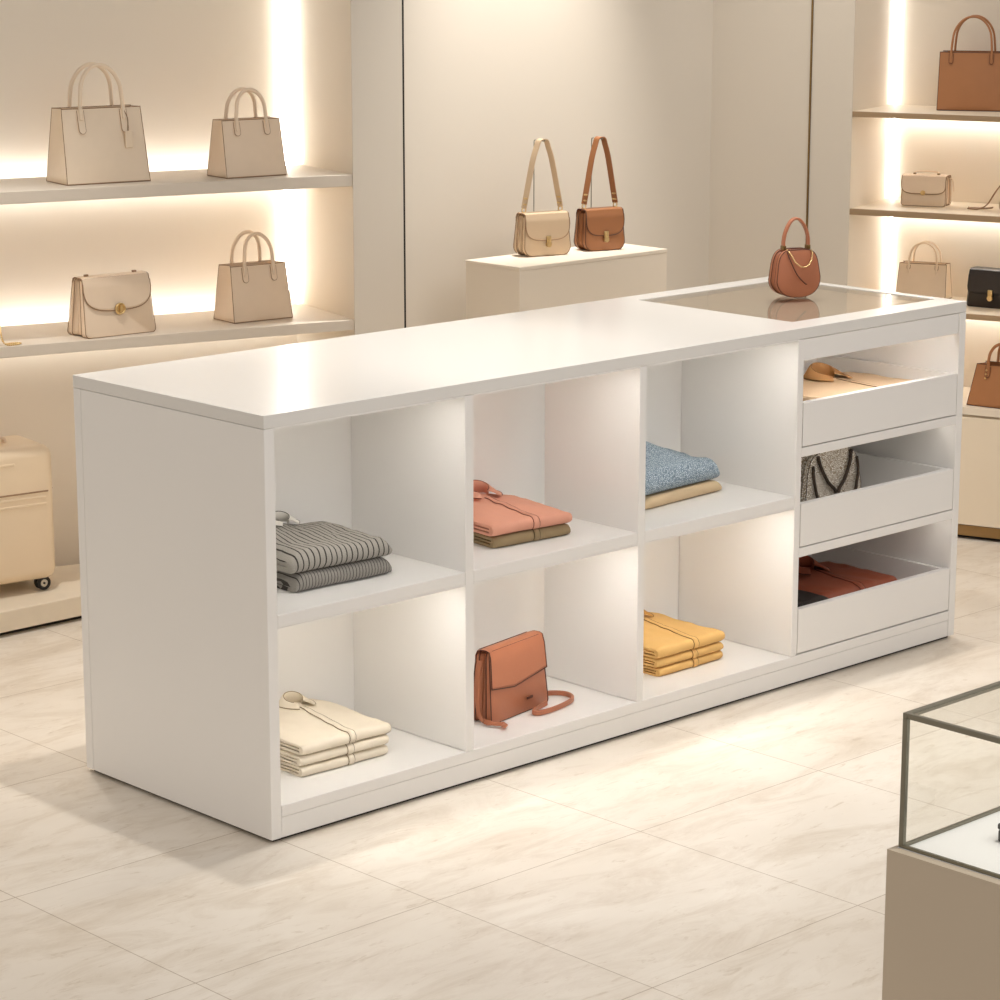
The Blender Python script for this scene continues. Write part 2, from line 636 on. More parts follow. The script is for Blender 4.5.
LB = BL - DL * 2.6
struct('wall_left', quad_prism([LB, BL + DL * 0.02, BL + DL * 0.02 - NL * 0.1, LB - NL * 0.1], FLOOR, H_ROOM), M['bay'])
struct('wall_left_side', quad_prism([BL + DL * 0.001, FL - NL * 0.004 + DL * 0.001, FL - NL * 0.004 + DL * 0.03, BL + DL * 0.03], FLOOR, H_ROOM), M['bay'])
struct('wall_left_pillar', quad_prism([FL, PL - DL * 0.004, PL - DL * 0.004 - NL * 0.3, FL + DL * 0.032 - NL * 0.3, FL + DL * 0.032 - NL * 0.0035, FL - NL * 0.0035], FLOOR, H_ROOM), M['wall'])
struct('wall_back', quad_prism([PL + DL * 0.002, PC, PC + Vector((0.02, 0.12, 0)), PL + Vector((0.03, 0.12, 0))], FLOOR, H_ROOM), M['wall'])
struct('wall_right_pillar', quad_prism([PC, GR + DR * 0.002, GR + DR * 0.002 - NR * 0.1, PC - NR * 0.1], FLOOR, H_ROOM), M['wall'])
struct('wall_right_pier', quad_prism([GR - DR * 0.004, FR, FR - NR * 0.0035, FR + DR * 0.021 - NR * 0.0035, FR + DR * 0.021 - NR * 0.3, GR - DR * 0.004 - NR * 0.3], FLOOR, H_ROOM), M['wall'])
struct('wall_right_side', quad_prism([FR + DR * 0.019 - NR * 0.004, FR + DR * 0.001 - NR * 0.004, BR + DR * 0.001, BR + DR * 0.019], FLOOR, H_ROOM), M['bay'])
RB = BR - DR * 1.7
struct('wall_right', quad_prism([BR + DR * 0.02, RB, RB - NR * 0.1, BR + DR * 0.02 - NR * 0.1], FLOOR, H_ROOM), M['bay'])
struct('trim_1', quad_prism([PL - DL * 0.0035, PL + DL * 0.0015, PL + DL * 0.0015 - NL * 0.02, PL - DL * 0.0035 - NL * 0.02], FLOOR, H_ROOM), M['dark_gap'])
struct('trim_2', quad_prism([GR + DR * 0.0015 + NR * 0.004, GR - DR * 0.0035 + NR * 0.004, GR - DR * 0.0035 - NR * 0.02, GR + DR * 0.0015 - NR * 0.02], FLOOR, H_ROOM), M['brass_trim'])


# wall shelves with a light strip in the gap behind them
def wall_shelf(label, base, d, n, x0, x1, depth, ztop, th, m, group, gap=0.055, trim=None, under=False):
    """base = inner back corner, d = along the wall away from that corner, n = out of the wall"""
    t = thing('wall_shelf', label, 'shelf', tuple(base + Vector((0, 0, ztop - th))), 0, group)

    def P(a, o):
        q = d * a + n * o
        return (q.x, q.y)
    dd = depth - (0.0105 if trim else 0)
    bm = quad_prism([P(x0, gap), P(x1, gap), P(x1, dd), P(x0, dd)], 0, th)
    bmesh.ops.bevel(bm, geom=list(bm.edges), offset=0.0012, segments=1, affect='EDGES')
    obj('board', bm, m, t, 0)
    if trim:
        obj('edge_trim', quad_prism([P(x0, dd + 0.0003), P(x1, dd + 0.0003), P(x1, depth), P(x0, depth)], 0.0002, th - 0.0006), trim, t, 0)['label'] = 'bronze front edge'
    if under:
        e = quad_prism([P(x0 + 0.03, 0.030), P(x1, 0.030), P(x1, 0.042), P(x0 + 0.03, 0.042)], -0.0045, -0.0005)
    else:
        e = quad_prism([P(x0 + 0.02, gap - 0.010), P(x1, gap - 0.010), P(x1, gap - 0.0005), P(x0 + 0.02, gap - 0.0005)], th * 0.12, th * 0.80)
    o = obj('light_strip', e, M['led_under'] if under else M['led'], t, 0)
    o['label'] = 'glowing warm light strip along the back edge'
    return t


SL = 'taupe shelves of the left bay'
wall_shelf('upper taupe shelf of the left bay carrying two totes', BL, -DL, NL, 0.0, 2.3, 0.405, 1.172, 0.033, M['shelf'], SL)
wall_shelf('lower taupe shelf of the left bay carrying a clasp bag and a tote', BL, -DL, NL, 0.0, 2.3, 0.405, 0.7625, 0.030, M['shelf'], SL)
SR = 'bronze edged shelves of the right bay'
wall_shelf('highest bronze edged shelf of the right bay under the brown tote', BR, -DR, NR, 0.0, 1.5, 0.345, 1.294, 0.017, M['shelf_top'], SR, gap=0.002, trim=M['shelf_wood'], under=True)
wall_shelf('middle bronze edged shelf of the right bay under the small beige bag', BR, -DR, NR, 0.0, 1.5, 0.345, 0.996, 0.019, M['shelf_top'], SR, gap=0.002, trim=M['shelf_wood'], under=True)
wall_shelf('lowest bronze edged shelf of the right bay under the black bag', BR, -DR, NR, 0.0, 1.5, 0.345, 0.695, 0.017, M['shelf_top'], SR, gap=0.002, trim=M['shelf_wood'], under=True)

tag(struct('led_strip', quad_prism([BL + NL * 0.002 - DL * 0.032, BL + NL * 0.002 - DL * 0.024, BL + NL * 0.016 - DL * 0.024, BL + NL * 0.016 - DL * 0.032], 0.80, 2.9), M['led_v']))
o = bpy.data.objects['led_strip']
del o['kind']
tag(o, 'vertical warm light strip in the back corner of the left bay', 'light strip', 'vertical light strips of the bays')
bm = quad_prism([BR + NR * 0.002 - DR * 0.019, BR + NR * 0.002 - DR * 0.013, BR + NR * 0.014 - DR * 0.013, BR + NR * 0.014 - DR * 0.019], 0.42, 2.9)
o = obj('led_strip', bm, M['led_right'], None, 0)
tag(o, 'vertical warm light strip in the back corner of the right bay', 'light strip', 'vertical light strips of the bays')

# base cabinet of the right bay
t = thing('base_cabinet', 'cream base cabinet under the right bay on a gold plinth', 'cabinet', (BR.x, BR.y, FLOOR))
P = lambda a, o: tuple((-DR * a + NR * o).xy)
CF = 0.348
obj('body', quad_prism([P(0.003, 0.002), P(1.5, 0.002), P(1.5, CF - 0.012), P(0.003, CF - 0.012)], 0.045, 0.388), M['cabinet'], t, 0)
for i in range(2):
    obj('door', quad_prism([P(0.005 + i * 0.75, CF - 0.011), P(0.747 + i * 0.75, CF - 0.011), P(0.747 + i * 0.75, CF), P(0.005 + i * 0.75, CF)], 0.047, 0.385), M['cabinet'], t, 0)
bm = quad_prism([P(0.003, 0.002), P(1.5, 0.002), P(1.5, CF), P(0.003, CF)], 0.392, 0.415)
obj('worktop', bm, M['pedestal'], t, 0)
o = obj('plinth', quad_prism([P(0.003, 0.01), P(1.5, 0.01), P(1.5, CF - 0.004), P(0.003, CF - 0.004)], 0.012, 0.044), M['bronze'], t, 0)
o['label'] = 'gold plinth strip'
obj('base', quad_prism([P(0.003, 0.02), P(1.5, 0.02), P(1.5, CF - 0.03), P(0.003, CF - 0.03)], 0.0, 0.012), M['dark_gap'], t, 0)

# pedestal before the back wall
t = thing('display_pedestal', 'cream block pedestal before the back wall carrying two shoulder bags', 'pedestal', (2.043, 1.180, FLOOR))
obj('body', bx(-0.296, 0.296, -0.108, 0.108, 0.0, 0.936), M['pedestal'], t, 0)
obj('top', bx(-0.2975, 0.2975, -0.1095, 0.1095, 0.9365, 0.947, 0.001, 1), M['pedestal'], t, 0)

# platform under the suitcase
t = thing('platform', 'low pale stone platform under the suitcase along the left wall', 'platform', (0.0, 1.95, FLOOR))
bm = quad_prism([(-1.2, -0.20), (1.40, -0.20), (1.40, -0.02), (-1.2, 0.68)], 0.014, 0.071)
bmesh.ops.bevel(bm, geom=list(bm.edges), offset=0.002, segments=1, affect='EDGES')
obj('slab', bm, M['plinth'], t, 0)
obj('base', quad_prism([(-1.18, -0.175), (1.38, -0.175), (1.38, -0.04), (-1.18, 0.60)], 0.0, 0.0135), M['dark_gap'], t, 0)

# ------------------------------------------------------------------ the counter
ct = thing('display_counter', 'long white display counter with open cubbies and three drawers', 'counter', (0, 0, 0))
W, D, H = 2.332, 0.668, 0.9
W_, T = M['white'], 0.027
b1 = 0.0012


def part(name, *a, m=None, bev=b1):
    return obj(name, bx(*a, bev=bev, seg=1), m or W_, ct, 0)


part('side_panel', 0.0, T, 0.0, 0.640, 0.0, 0.8715)
part('side_panel', 2.306, W, 0.0, 0.640, 0.0, 0.8715)
part('back_panel', 0.0, W, 0.6412, D, 0.0, 0.8715)
part('divider', 0.551, 0.576, 0.0, 0.3816, 0.0705, 0.8715)
part('divider', 1.098, 1.121, 0.0, 0.312, 0.0705, 0.8715)
part('divider', 1.658, 1.680, 0.0, 0.640, 0.0705, 0.8715)
part('cubby_back', T + 0.001, 1.657, 0.3818, 0.394, 0.0705, 0.8715)
part('bottom_board', T + 0.001, 2.305, 0.0, 0.640, 0.0455, 0.070)
part('toe_board', T + 0.001, 2.305, 0.001, 0.022, 0.0, 0.0445)
for x0, x1 in ((T + 0.0005, 0.5505), (0.5765, 1.0975), (1.1215, 1.6575)):
    part('shelf', x0, x1, 0.0005, 0.3815, 0.453, 0.481)
    for zl, mm in ((0.4528, 'fill_cubby'), (0.8723, 'fill_cubby_top')):  # strips added to brighten the cubby interiors
        part('fill_valance', x0, x1, 0.0008, 0.0036, zl - 0.0036, zl, bev=0)  # lip added only to hide the added strip
        o = obj('light_strip', bx(x0 + 0.05, x1 - 0.07, 0.006, 0.022, zl - 0.0028, zl), M[mm], ct, 0)
        o['label'] = 'added thin fill light strip under the cubby top'
part('rail', 1.6805, 2.3055, 0.0, 0.638, 0.577, 0.600)
part('rail', 1.6805, 2.3055, 0.0, 0.638, 0.3225, 0.346)
part('apron', 1.6815, 2.3045, 0.003, 0.021, 0.817, 0.8705)
o = obj('light_strip', bx(1.76, 2.20, 0.030, 0.040, 0.8555, 0.8595), M['fill_drawer'], ct, 0)  # strip added to brighten the space over the top drawer
o['label'] = 'added thin fill light strip behind the apron'
for zl in (0.5765, 0.3220):  # strips added to brighten the two lower drawers
    o = obj('light_strip', bx(1.695, 2.292, 0.030, 0.038, zl - 0.004, zl), M['fill_rail'], ct, 0)
    o['label'] = 'added thin fill light strip under the rail'
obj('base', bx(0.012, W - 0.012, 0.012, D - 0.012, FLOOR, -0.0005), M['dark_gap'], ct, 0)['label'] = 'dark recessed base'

# top slab with a window for the glass
GX0, GX1, GY0, GY1 = 1.726, 2.302, 0.079, 0.606
bm = bmesh.new()
xs = [0, GX0, GX1, W]
ys = [0, GY0, GY1, D]
V = {}
for k, z in enumerate((0.8725, 0.9)):
    for i, x in enumerate(xs):
        for j, y in enumerate(ys):
            V[i, j, k] = bm.verts.new((x, y, z))
for i in range(3):
    for j in range(3):
        if (i, j) == (1, 1):
            continue
        bm.faces.new((V[i, j, 1], V[i + 1, j, 1], V[i + 1, j + 1, 1], V[i, j + 1, 1]))
        bm.faces.new((V[i, j, 0], V[i, j + 1, 0], V[i + 1, j + 1, 0], V[i + 1, j, 0]))
for i in range(3):
    bm.faces.new((V[i, 0, 0], V[i + 1, 0, 0], V[i + 1, 0, 1], V[i, 0, 1]))
    bm.faces.new((V[i, 3, 0], V[i, 3, 1], V[i + 1, 3, 1], V[i + 1, 3, 0]))
    bm.faces.new((V[0, i, 0], V[0, i, 1], V[0, i + 1, 1], V[0, i + 1, 0]))
    bm.faces.new((V[3, i, 0], V[3, i + 1, 0], V[3, i + 1, 1], V[3, i, 1]))
for a, b_ in (((1, 1), (2, 1)), ((2, 1), (2, 2)), ((2, 2), (1, 2)), ((1, 2), (1, 1))):
    bm.faces.new((V[a + (0,)], V[a + (1,)], V[b_ + (1,)], V[b_ + (0,)]))
obj('worktop', bm, M['white_top'], ct, 0, mods=(('BEVEL', dict(width=0.0012, segments=2, limit_method='ANGLE')),))
o = obj('glass_inset', bx(GX0 + 0.001, GX1 - 0.001, GY0 + 0.001, GY1 - 0.001, 0.892, 0.898), M['glass_top'], ct, 0)
o['label'] = 'flush glass window in the worktop'
bm = bx(GX0 + 0.001, GX1 - 0.001, GY0 + 0.001, GY1 - 0.001, 0.8725, 0.886)
obj('well_floor', bm, M['lining'], ct, 0)['label'] = 'taupe lined well under the glass'

# three open topped drawers
def drawer(z0, z1, depth):
    X0, X1 = 1.6835, 2.3025
    bm = bmesh.new()
    box(bm, X0, X1, 0.0, 0.018, z0, z1, 0.001, 1)
    o = obj('drawer', bm, W_, ct, 0)
    b = bmesh.new()
    box(b, X0 + 0.004, X0 + 0.016, 0.0185, depth, z0 + 0.002, z1 - 0.001, 0.0008, 1)
    box(b, X1 - 0.016, X1 - 0.004, 0.0185, depth, z0 + 0.002, z1 - 0.001, 0.0008, 1)
    box(b, X0 + 0.0165, X1 - 0.0165, depth - 0.012, depth, z0 + 0.002, z1 - 0.001, 0.0008, 1)
    box(b, X0 + 0.0165, X1 - 0.0165, 0.0185, depth - 0.0125, z0 + 0.002, z0 + 0.010)
    obj('tray', b, W_, o, 0)


drawer(0.6030, 0.713, 0.47)
drawer(0.3490, 0.458, 0.47)
drawer(0.0740, 0.188, 0.47)

# ------------------------------------------------------------------ glass showcase in the foreground
x0, y1, zb, zt = -0.3323, -1.8538, 0.560, 0.7640
LX, LY = 0.95, 0.75
t = thing('glass_showcase', 'foreground glass showcase with dark steel frame on a taupe base', 'showcase', (x0, y1, FLOOR))
zb -= FLOOR
zt -= FLOOR
bm = bx(0, LX, -LY, 0, 0.0, zb - 0.0060)
for q in ((0, 0.016, -LY, 0), (LX - 0.016, LX, -LY, 0), (0.0165, LX - 0.0165, -LY, -LY + 0.016), (0.0165, LX - 0.0165, -0.005, 0)):
    box(bm, *q, zb - 0.0059, zb)
obj('base', bm, M['case_base'], t, 0)
o = obj('deck', bx(0.0165, LX - 0.0165, -LY + 0.0165, -0.0055, zb - 0.0055, zb), M['deck'], t, 0)
o['label'] = 'white display deck'
f = 0.0082
a0, a1, c0, c1 = 0.018, LX - 0.018, -LY + 0.018, -0.006
bm = bmesh.new()
for xx in (a0, a1 - f):
    for yy in (c0, c1 - f):
        box(bm, xx, xx + f, yy, yy + f, zb + 0.0005, zt - f, 0.0008, 1)
for yy in (c0, c1 - f):
    box(bm, a0, a1, yy, yy + f, zt - f, zt, 0.0008, 1)
    box(bm, a0 + f, a1 - f, yy, yy + f * 0.6, zb + 0.0005, zb + 0.005)
for xx in (a0, a1 - f):
    box(bm, xx, xx + f, c0 + f, c1 - f, zt - f, zt, 0.0008, 1)
    box(bm, xx, xx + f * 0.6, c0 + f, c1 - f, zb + 0.0005, zb + 0.005)
obj('frame', bm, M['steel'], t, 0)
g = 0.004
q = f * 0.5
for nm, a in (('glass_pane', (a0 + f, a1 - f, c1 - q - g / 2, c1 - q + g / 2, zb + 0.0055, zt - f)),
              ('glass_pane', (a0 + f, a1 - f, c0 + q - g / 2, c0 + q + g / 2, zb + 0.0055, zt - f)),
              ('glass_pane', (a0 + q - g / 2, a0 + q + g / 2, c0 + f, c1 - f, zb + 0.0055, zt - f)),
              ('glass_pane', (a1 - q - g / 2, a1 - q + g / 2, c0 + f, c1 - f, zb + 0.0055, zt - f)),
              ('glass_pane', (a0 + f, a1 - f, c0 + f, c1 - f, zt - 0.007, zt - 0.002))):
    obj(nm, bx(*a), M['glass'], t, 0)


# ------------------------------------------------------------------ bags
def tab_shape(w, l, n=8):
    """upright capsule outline: flat top, round foot, (x, down)"""
    p = [(-w / 2, 0.0)]
    for k in range(n + 1):
        a = PI + PI * k / n
        p.append((w / 2 * math.cos(a), l - w / 2 - w / 2 * math.sin(a)))
    p.append((w / 2, 0.0))
    return p


def tote(label, loc, yaw, W, D, Wt, Dt, H, hh, m, edge, spread=0.56, hr=0.0042, tag_on=False, tab=0.045, cat='handbag', group=None, inner='inner_dark', bevel_side=0.34):
    """open structured tote: base at loc, front faces local -y"""
    t = thing('tote_bag', label, cat, loc, yaw, group)
    nx, ny, nz = 10, 6, 10

    def ring_at(s, inset=0.0, z=None):
        w = W + (Wt - W) * s
        d = D + (Dt - D) * s
        zz = H * s if z is None else z
        if s == 0:
            zz += 0.0
        w -= 2 * inset
        d -= 2 * inset
        pin = bevel_side * d * s * 0.6
        bul = 0.05 * d * math.sin(PI * min(1, s * 1.05))
        pts = []
        for k in range(nx):
            u = k / nx
            pts.append(Vector((-w / 2 + w * u, -d / 2 - bul * math.sin(PI * u), zz)))
        for k in range(ny):
            u = k / ny
            pts.append(Vector((w / 2 - pin * math.sin(PI * u), -d / 2 + d * u, zz)))
        for k in range(nx):
            u = k / nx
            pts.append(Vector((w / 2 - w * u, d / 2 + bul * math.sin(PI * u), zz)))
        for k in range(ny):
            u = k / ny
            pts.append(Vector((-w / 2 + pin * math.sin(PI * u), d / 2 - d * u, zz)))
        return pts
    rings = [[Vector((p.x * 0.985, p.y * 0.95, 0.0)) for p in ring_at(0)]]
    rings.append([p + Vector((0, 0, 0.004)) for p in ring_at(0)])
    for k in range(1, nz + 1):
        rings.append(ring_at(k / nz))
    for k in range(nz, 3, -1):
        rings.append(ring_at(k / nz, 0.0025))
    bm = loft(bmesh.new(), rings)
    body = obj('body', bm, m, t, 40)
    bm = bmesh.new()
    for sx in (-1, 1):
        for sy in (-1, 1):
            tube(bm, [Vector((sx * (W + (Wt - W) * s) / 2, sy * (D + (Dt - D) * s) / 2, H * s + 0.002)) for s in [k / 8 for k in range(9)]], 0.0010, 6)
    loop = [p + Vector((0, 0, 0.0005)) for p in ring_at(1.0)]
    tube(bm, loop, 0.0012, 6, closed=True)
    foot = [p + Vector((0, 0, 0.0016)) for p in ring_at(0.0)]
    tube(bm, foot, 0.0012, 6, closed=True)
    obj('piping', bm, edge, t)['label'] = 'darker edge piping'
    a = Wt * spread / 2
    for sy in (-1, 1):
        slope = (D - Dt) / 2 / H
        y0 = sy * (Dt / 2 + 0.0045)
        pts = [Vector((-a, y0 + sy * slope * 0.03, H - 0.03)), Vector((-a, y0, H)), Vector((-a * 0.98, y0 * 0.98, H + 0.2 * hh))]
        for k in range(1, 12):
            th = PI - PI * k / 12
            pts.append(Vector((a * 0.96 * math.cos(th), y0 * (1 - 0.35 * math.sin(th)), H + hh * (0.30 + 0.70 * math.sin(th)))))
        pts += [Vector((a * 0.98, y0 * 0.98, H + 0.2 * hh)), Vector((a, y0, H)), Vector((a, y0 + sy * slope * 0.03, H - 0.03))]
        h = obj('handle', tube(bmesh.new(), smooth_path(pts, 60), hr, 10), m, t, 60)
        for sx in (-1, 1):
            out = tab_shape(hr * 3.4, tab)
            bm = bmesh.new()
            A = [bm.verts.new((sx * a + p[0], sy * (Dt / 2 + slope * p[1] + 0.0008), H - 0.004 - p[1])) for p in out]
            B = [bm.verts.new((sx * a + p[0], sy * (Dt / 2 + slope * p[1] + 0.0036 + 0.10 * D * (p[1] / H)), H - 0.004 - p[1])) for p in out]
            n = len(out)
            bm.faces.new(A)
            bm.faces.new(B[::-1])
            for k in range(n):
                bm.faces.new((A[k], A[(k + 1) % n], B[(k + 1) % n], B[k]))
            obj('handle_tab', bm, m, h, 0)
            bm = bmesh.new()
            tube(bm, [Vector((sx * a + p[0], sy * (Dt / 2 + slope * p[1] + 0.0030 + 0.10 * D * (p[1] / H)), H - 0.004 - p[1])) for p in out], 0.0009, 5)
            obj('tab_edge', bm, edge, h)
    if tag_on:
        y0 = -(Dt / 2 + 0.010)
        bm = bmesh.new()
        tube(bm, smooth_path([(a, y0, H - 0.006), (a + 0.008, y0 - 0.006, H - 0.03), (a + 0.006, y0 - 0.010, H - 0.062)], 16), 0.0012, 6)
        cord = obj('tag_cord', bm, edge, t)
        o = obj('hang_tag', bx(a - 0.006, a + 0.016, y0 - 0.020, y0 - 0.016, H - 0.108, H - 0.062, 0.0012, 1), m, t)
    return t


def rr_outline(W, Wt, H, rb, rt, n=7):
    """front outline, counter-clockwise from lower left, base z=0"""
    p = []
    for cx, cz, r, a0 in ((-W / 2 + rb, rb, rb, PI), (W / 2 - rb, rb, rb, 1.5 * PI), (Wt / 2 - rt, H - rt, rt, 0.0), (-Wt / 2 + rt, H - rt, rt, 0.5 * PI)):
        for k in range(n + 1):
            a = a0 + PI / 2 * k / n
            p.append((cx + r * math.cos(a), cz + r * math.sin(a)))
    # even the long sides out
    out = []
    for i, q in enumerate(p):
        out.append(q)
        r2 = p[(i + 1) % len(p)]
        dd = math.hypot(r2[0] - q[0], r2[1] - q[1])
        for k in range(1, int(dd / 0.02) + 1):
            s = k / (int(dd / 0.02) + 1)
            out.append((q[0] + (r2[0] - q[0]) * s, q[1] + (r2[1] - q[1]) * s))
    return out


def flap_bag(label, loc, yaw, W, D, Wt, Dt, H, m, edge, flap=0.55, p=3.0, rb=0.02, rt=0.01, clasp='turn', side=0.28, cat='handbag', group=None, name='shoulder_bag', vee=None, csize=1.0, edge_r=0.0011):
    """box bag with two gussets and a front flap; returns (empty, helper y(z))"""
    t = thing(name, label, cat, loc, yaw, group)
    out = rr_outline(W, Wt, H, rb, rt)
    cx, cz = 0.0, H * 0.5

    def dep(z):
        return (D + (Dt - D) * min(1, max(0, z / H)))

    def sect(f, inset):
        r = []
        for x, z in out:
            k = 1 - inset / max(0.02, math.hypot(x - cx, z - cz))
            r.append(Vector((x * k, f * dep(z) / 2, cz + (z - cz) * k if z > 0.004 else z + inset * 0.6)))
        return r
    g = 0.10
    fs = [(-1.0, 0.004), (-0.96, 0.001), (-0.90, 0.0), (-g - 0.42, 0.0), (-g - 0.36, 0.0045), (-0.06, 0.0055), (0.0, 0.011), (0.06, 0.0055), (g + 0.36, 0.0045), (g + 0.42, 0.0), (0.90, 0.0), (0.96, 0.001), (1.0, 0.004)]
    bm = loft(bmesh.new(), [sect(*q) for q in fs])
    obj('body', bm, m, t, 50)
    bm = bmesh.new()
    for f in (-0.97, -g - 0.40, g + 0.40, 0.97):
        tube(bm, [Vector((v.x * 1.004, v.y, max(v.z + 0.0006, edge_r + 0.0003))) for v in sect(f, 0.0)], edge_r, 6, closed=True)
    obj('piping', bm, edge, t)['label'] = 'darker edge piping'
    # flap: path over the top then down the front
    lift = 0.0035
    topz = H + 0.0030
    yb, yf = Dt / 2 * 0.98, -Dt / 2 - lift
    back = 0.025
    r = min(0.012, Dt * 0.35)
    pre = [(yb + 0.002, H - back), (yb + 0.002, H - r), (yb - r * 0.3, topz - r * 0.25), (yb - r, topz), (yf + r, topz), (yf + r * 0.3, topz - r * 0.25), (yf, H - r)]
    FLH = H * flap

    def fp(x, d_):
        """front path: d_ metres below H - r"""
        z = H - r - d_
        return Vector((x, -dep(z) / 2 - lift, z))

    def width(z):
        return W / 2 + (Wt / 2 - W / 2) * min(1, max(0, z / H)) + 0.0012

    def endlen(u):
        if vee is not None:
            v = vee
            # two straight edges meeting at u = v[0]
            if u < v[0]:
                s = (u + 1) / (v[0] + 1)
                return (FLH - r) * (v[1] + (1 - v[1]) * s)
            s = (u - v[0]) / (1 - v[0])
            return (FLH - r) * (1 + (v[2] - 1) * s)
        return (FLH - r) * max(0.02, (1 - abs(u) ** p)) ** (1.0 / p)
    nu, nv = 32, 10
    bm = bmesh.new()
    rows = []
    for iu in range(nu + 1):
        u = -math.cos(PI * iu / nu)
        col = []
        for (yy, zz) in pre:
            col.append(Vector((u * (Wt / 2 + 0.0012) * (1.0 if zz > H - 0.02 else 1.0), yy, zz)))
        L = endlen(u)
        for k in range(1, nv + 1):
            d_ = L * k / nv
            col.append(fp(u * width(H - r - d_), d_))
        rows.append(col)
    VV = [[bm.verts.new(q) for q in col] for col in rows]
    for i in range(nu):
        for k in range(len(VV[0]) - 1):
            bm.faces.new((VV[i][k], VV[i][k + 1], VV[i + 1][k + 1], VV[i + 1][k]))
    fl = obj('flap', bm, m, t, 50, mods=(('SOLIDIFY', dict(thickness=0.0028, offset=0.0)),))
    bm = bmesh.new()
    line = [q + Vector((0, -0.0012, 0)) for q in rows[0][1:]] + [c[-1] + Vector((0, -0.0008, 0)) for c in rows[1:-1]] + [q + Vector((0, -0.0012, 0)) for q in rows[-1][:0:-1]]
    tube(bm, line, 0.0016, 6)
    obj('flap_edge', bm, edge, fl)
    zc = H - FLH
    yc = -dep(zc) / 2 - lift - 0.002
    if clasp == 'turn':
        bm = bmesh.new()
        cyl(bm, (0, yc - 0.001, zc + 0.004), (0, 1, 0), 0.0115 * csize, 0.005, 24)
        ring(bm, (0, yc - 0.004, zc + 0.004), (0, 1, 0), 0.0105 * csize, 0.0022 * csize, 24)
        box(bm, -0.0028 * csize, 0.0028 * csize, yc - 0.010, yc - 0.003, zc - 0.003 * csize, zc + 0.011 * csize, 0.001, 1)
        obj('clasp', bm, M['gold'], t)['label'] = 'round gold turn clasp'
    elif clasp == 'plate':
        bm = bmesh.new()
        s = csize
        box(bm, -0.0058 * s, 0.0058 * s, yc - 0.004, yc + 0.001, zc - 0.004 * s, zc + 0.010 * s, 0.0015, 2)
        cyl(bm, (0, yc - 0.002, zc - 0.009 * s), (0, 1, 0), 0.0066 * s, 0.006, 20)
        box(bm, -0.0022 * s, 0.0022 * s, yc - 0.007, yc - 0.003, zc - 0.003 * s, zc + 0.006 * s, 0.001, 1)
        obj('clasp', bm, M['gold'], t)['label'] = 'gold clasp'
    return t, dep


def strap_arc(bm, pts, w, th, side, n=48):
    return sweep(bm, smooth_path(pts, n), rect(w, th), side=side)


E = 'edge_sand'
# left bay
tote('large cream tote with a hanging tag on the upper left shelf', (0.928, 1.878, 1.172), -11, 0.243, 0.142, 0.231, 0.062, 0.200, 0.115, M['cream_leather'], M[E], spread=0.54, tag_on=True, tab=0.062, hr=0.0058)
tote('small sand coloured tote without a tag, at the right of the upper left shelf', (1.325, 1.730, 1.172), -9, 0.190, 0.115, 0.180, 0.05, 0.156, 0.082, M['sand_leather'], M[E], spread=0.52, tab=0.038, hr=0.0054)
tote('sand coloured tote on the lower left shelf beside the clasp bag', (1.360, 1.760, 0.7625), -7, 0.192, 0.113, 0.180, 0.062, 0.156, 0.088, M['sand_leather'], M[E], spread=0.52, tab=0.042, hr=0.0054)
t, dep = flap_bag('blush flap bag with a round gold clasp on the lower left shelf', (0.912, 1.815, 0.7625), -5, 0.218, 0.105, 0.205, 0.05, 0.158, M['blush_leather'], M[E], flap=0.56, p=3.2, rb=0.012, rt=0.010, csize=1.3)
for sx in (-1, 1):
    obj('strap_loop', bx(sx * 0.075 - 0.006, sx * 0.075 + 0.006, -0.004, 0.004, 0.1615, 0.168, 0.001, 1), M[E], t)

# bag cut by the left border: its right end and chain
t, dep = flap_bag('pale bag with a gold chain cut off by the left border', (0.470, 1.920, 0.7625), -8, 0.22, 0.09, 0.19, 0.05, 0.15, M['cream_leather'], M[E], flap=0.5, rb=0.012)
bm = bmesh.new()
pts = smooth_path([(0.085, -0.048, 0.150), (0.108, -0.060, 0.08), (0.112, -0.072, 0.020), (0.122, -0.080, 0.0035), (0.150, -0.082, 0.003), (0.166, -0.070, 0.003), (0.150, -0.060, 0.003), (0.125, -0.064, 0.003)], 70)
beaded(bm, pts, 0.0028)
obj('chain', bm, M['gold'], t)['label'] = 'gold chain strap'

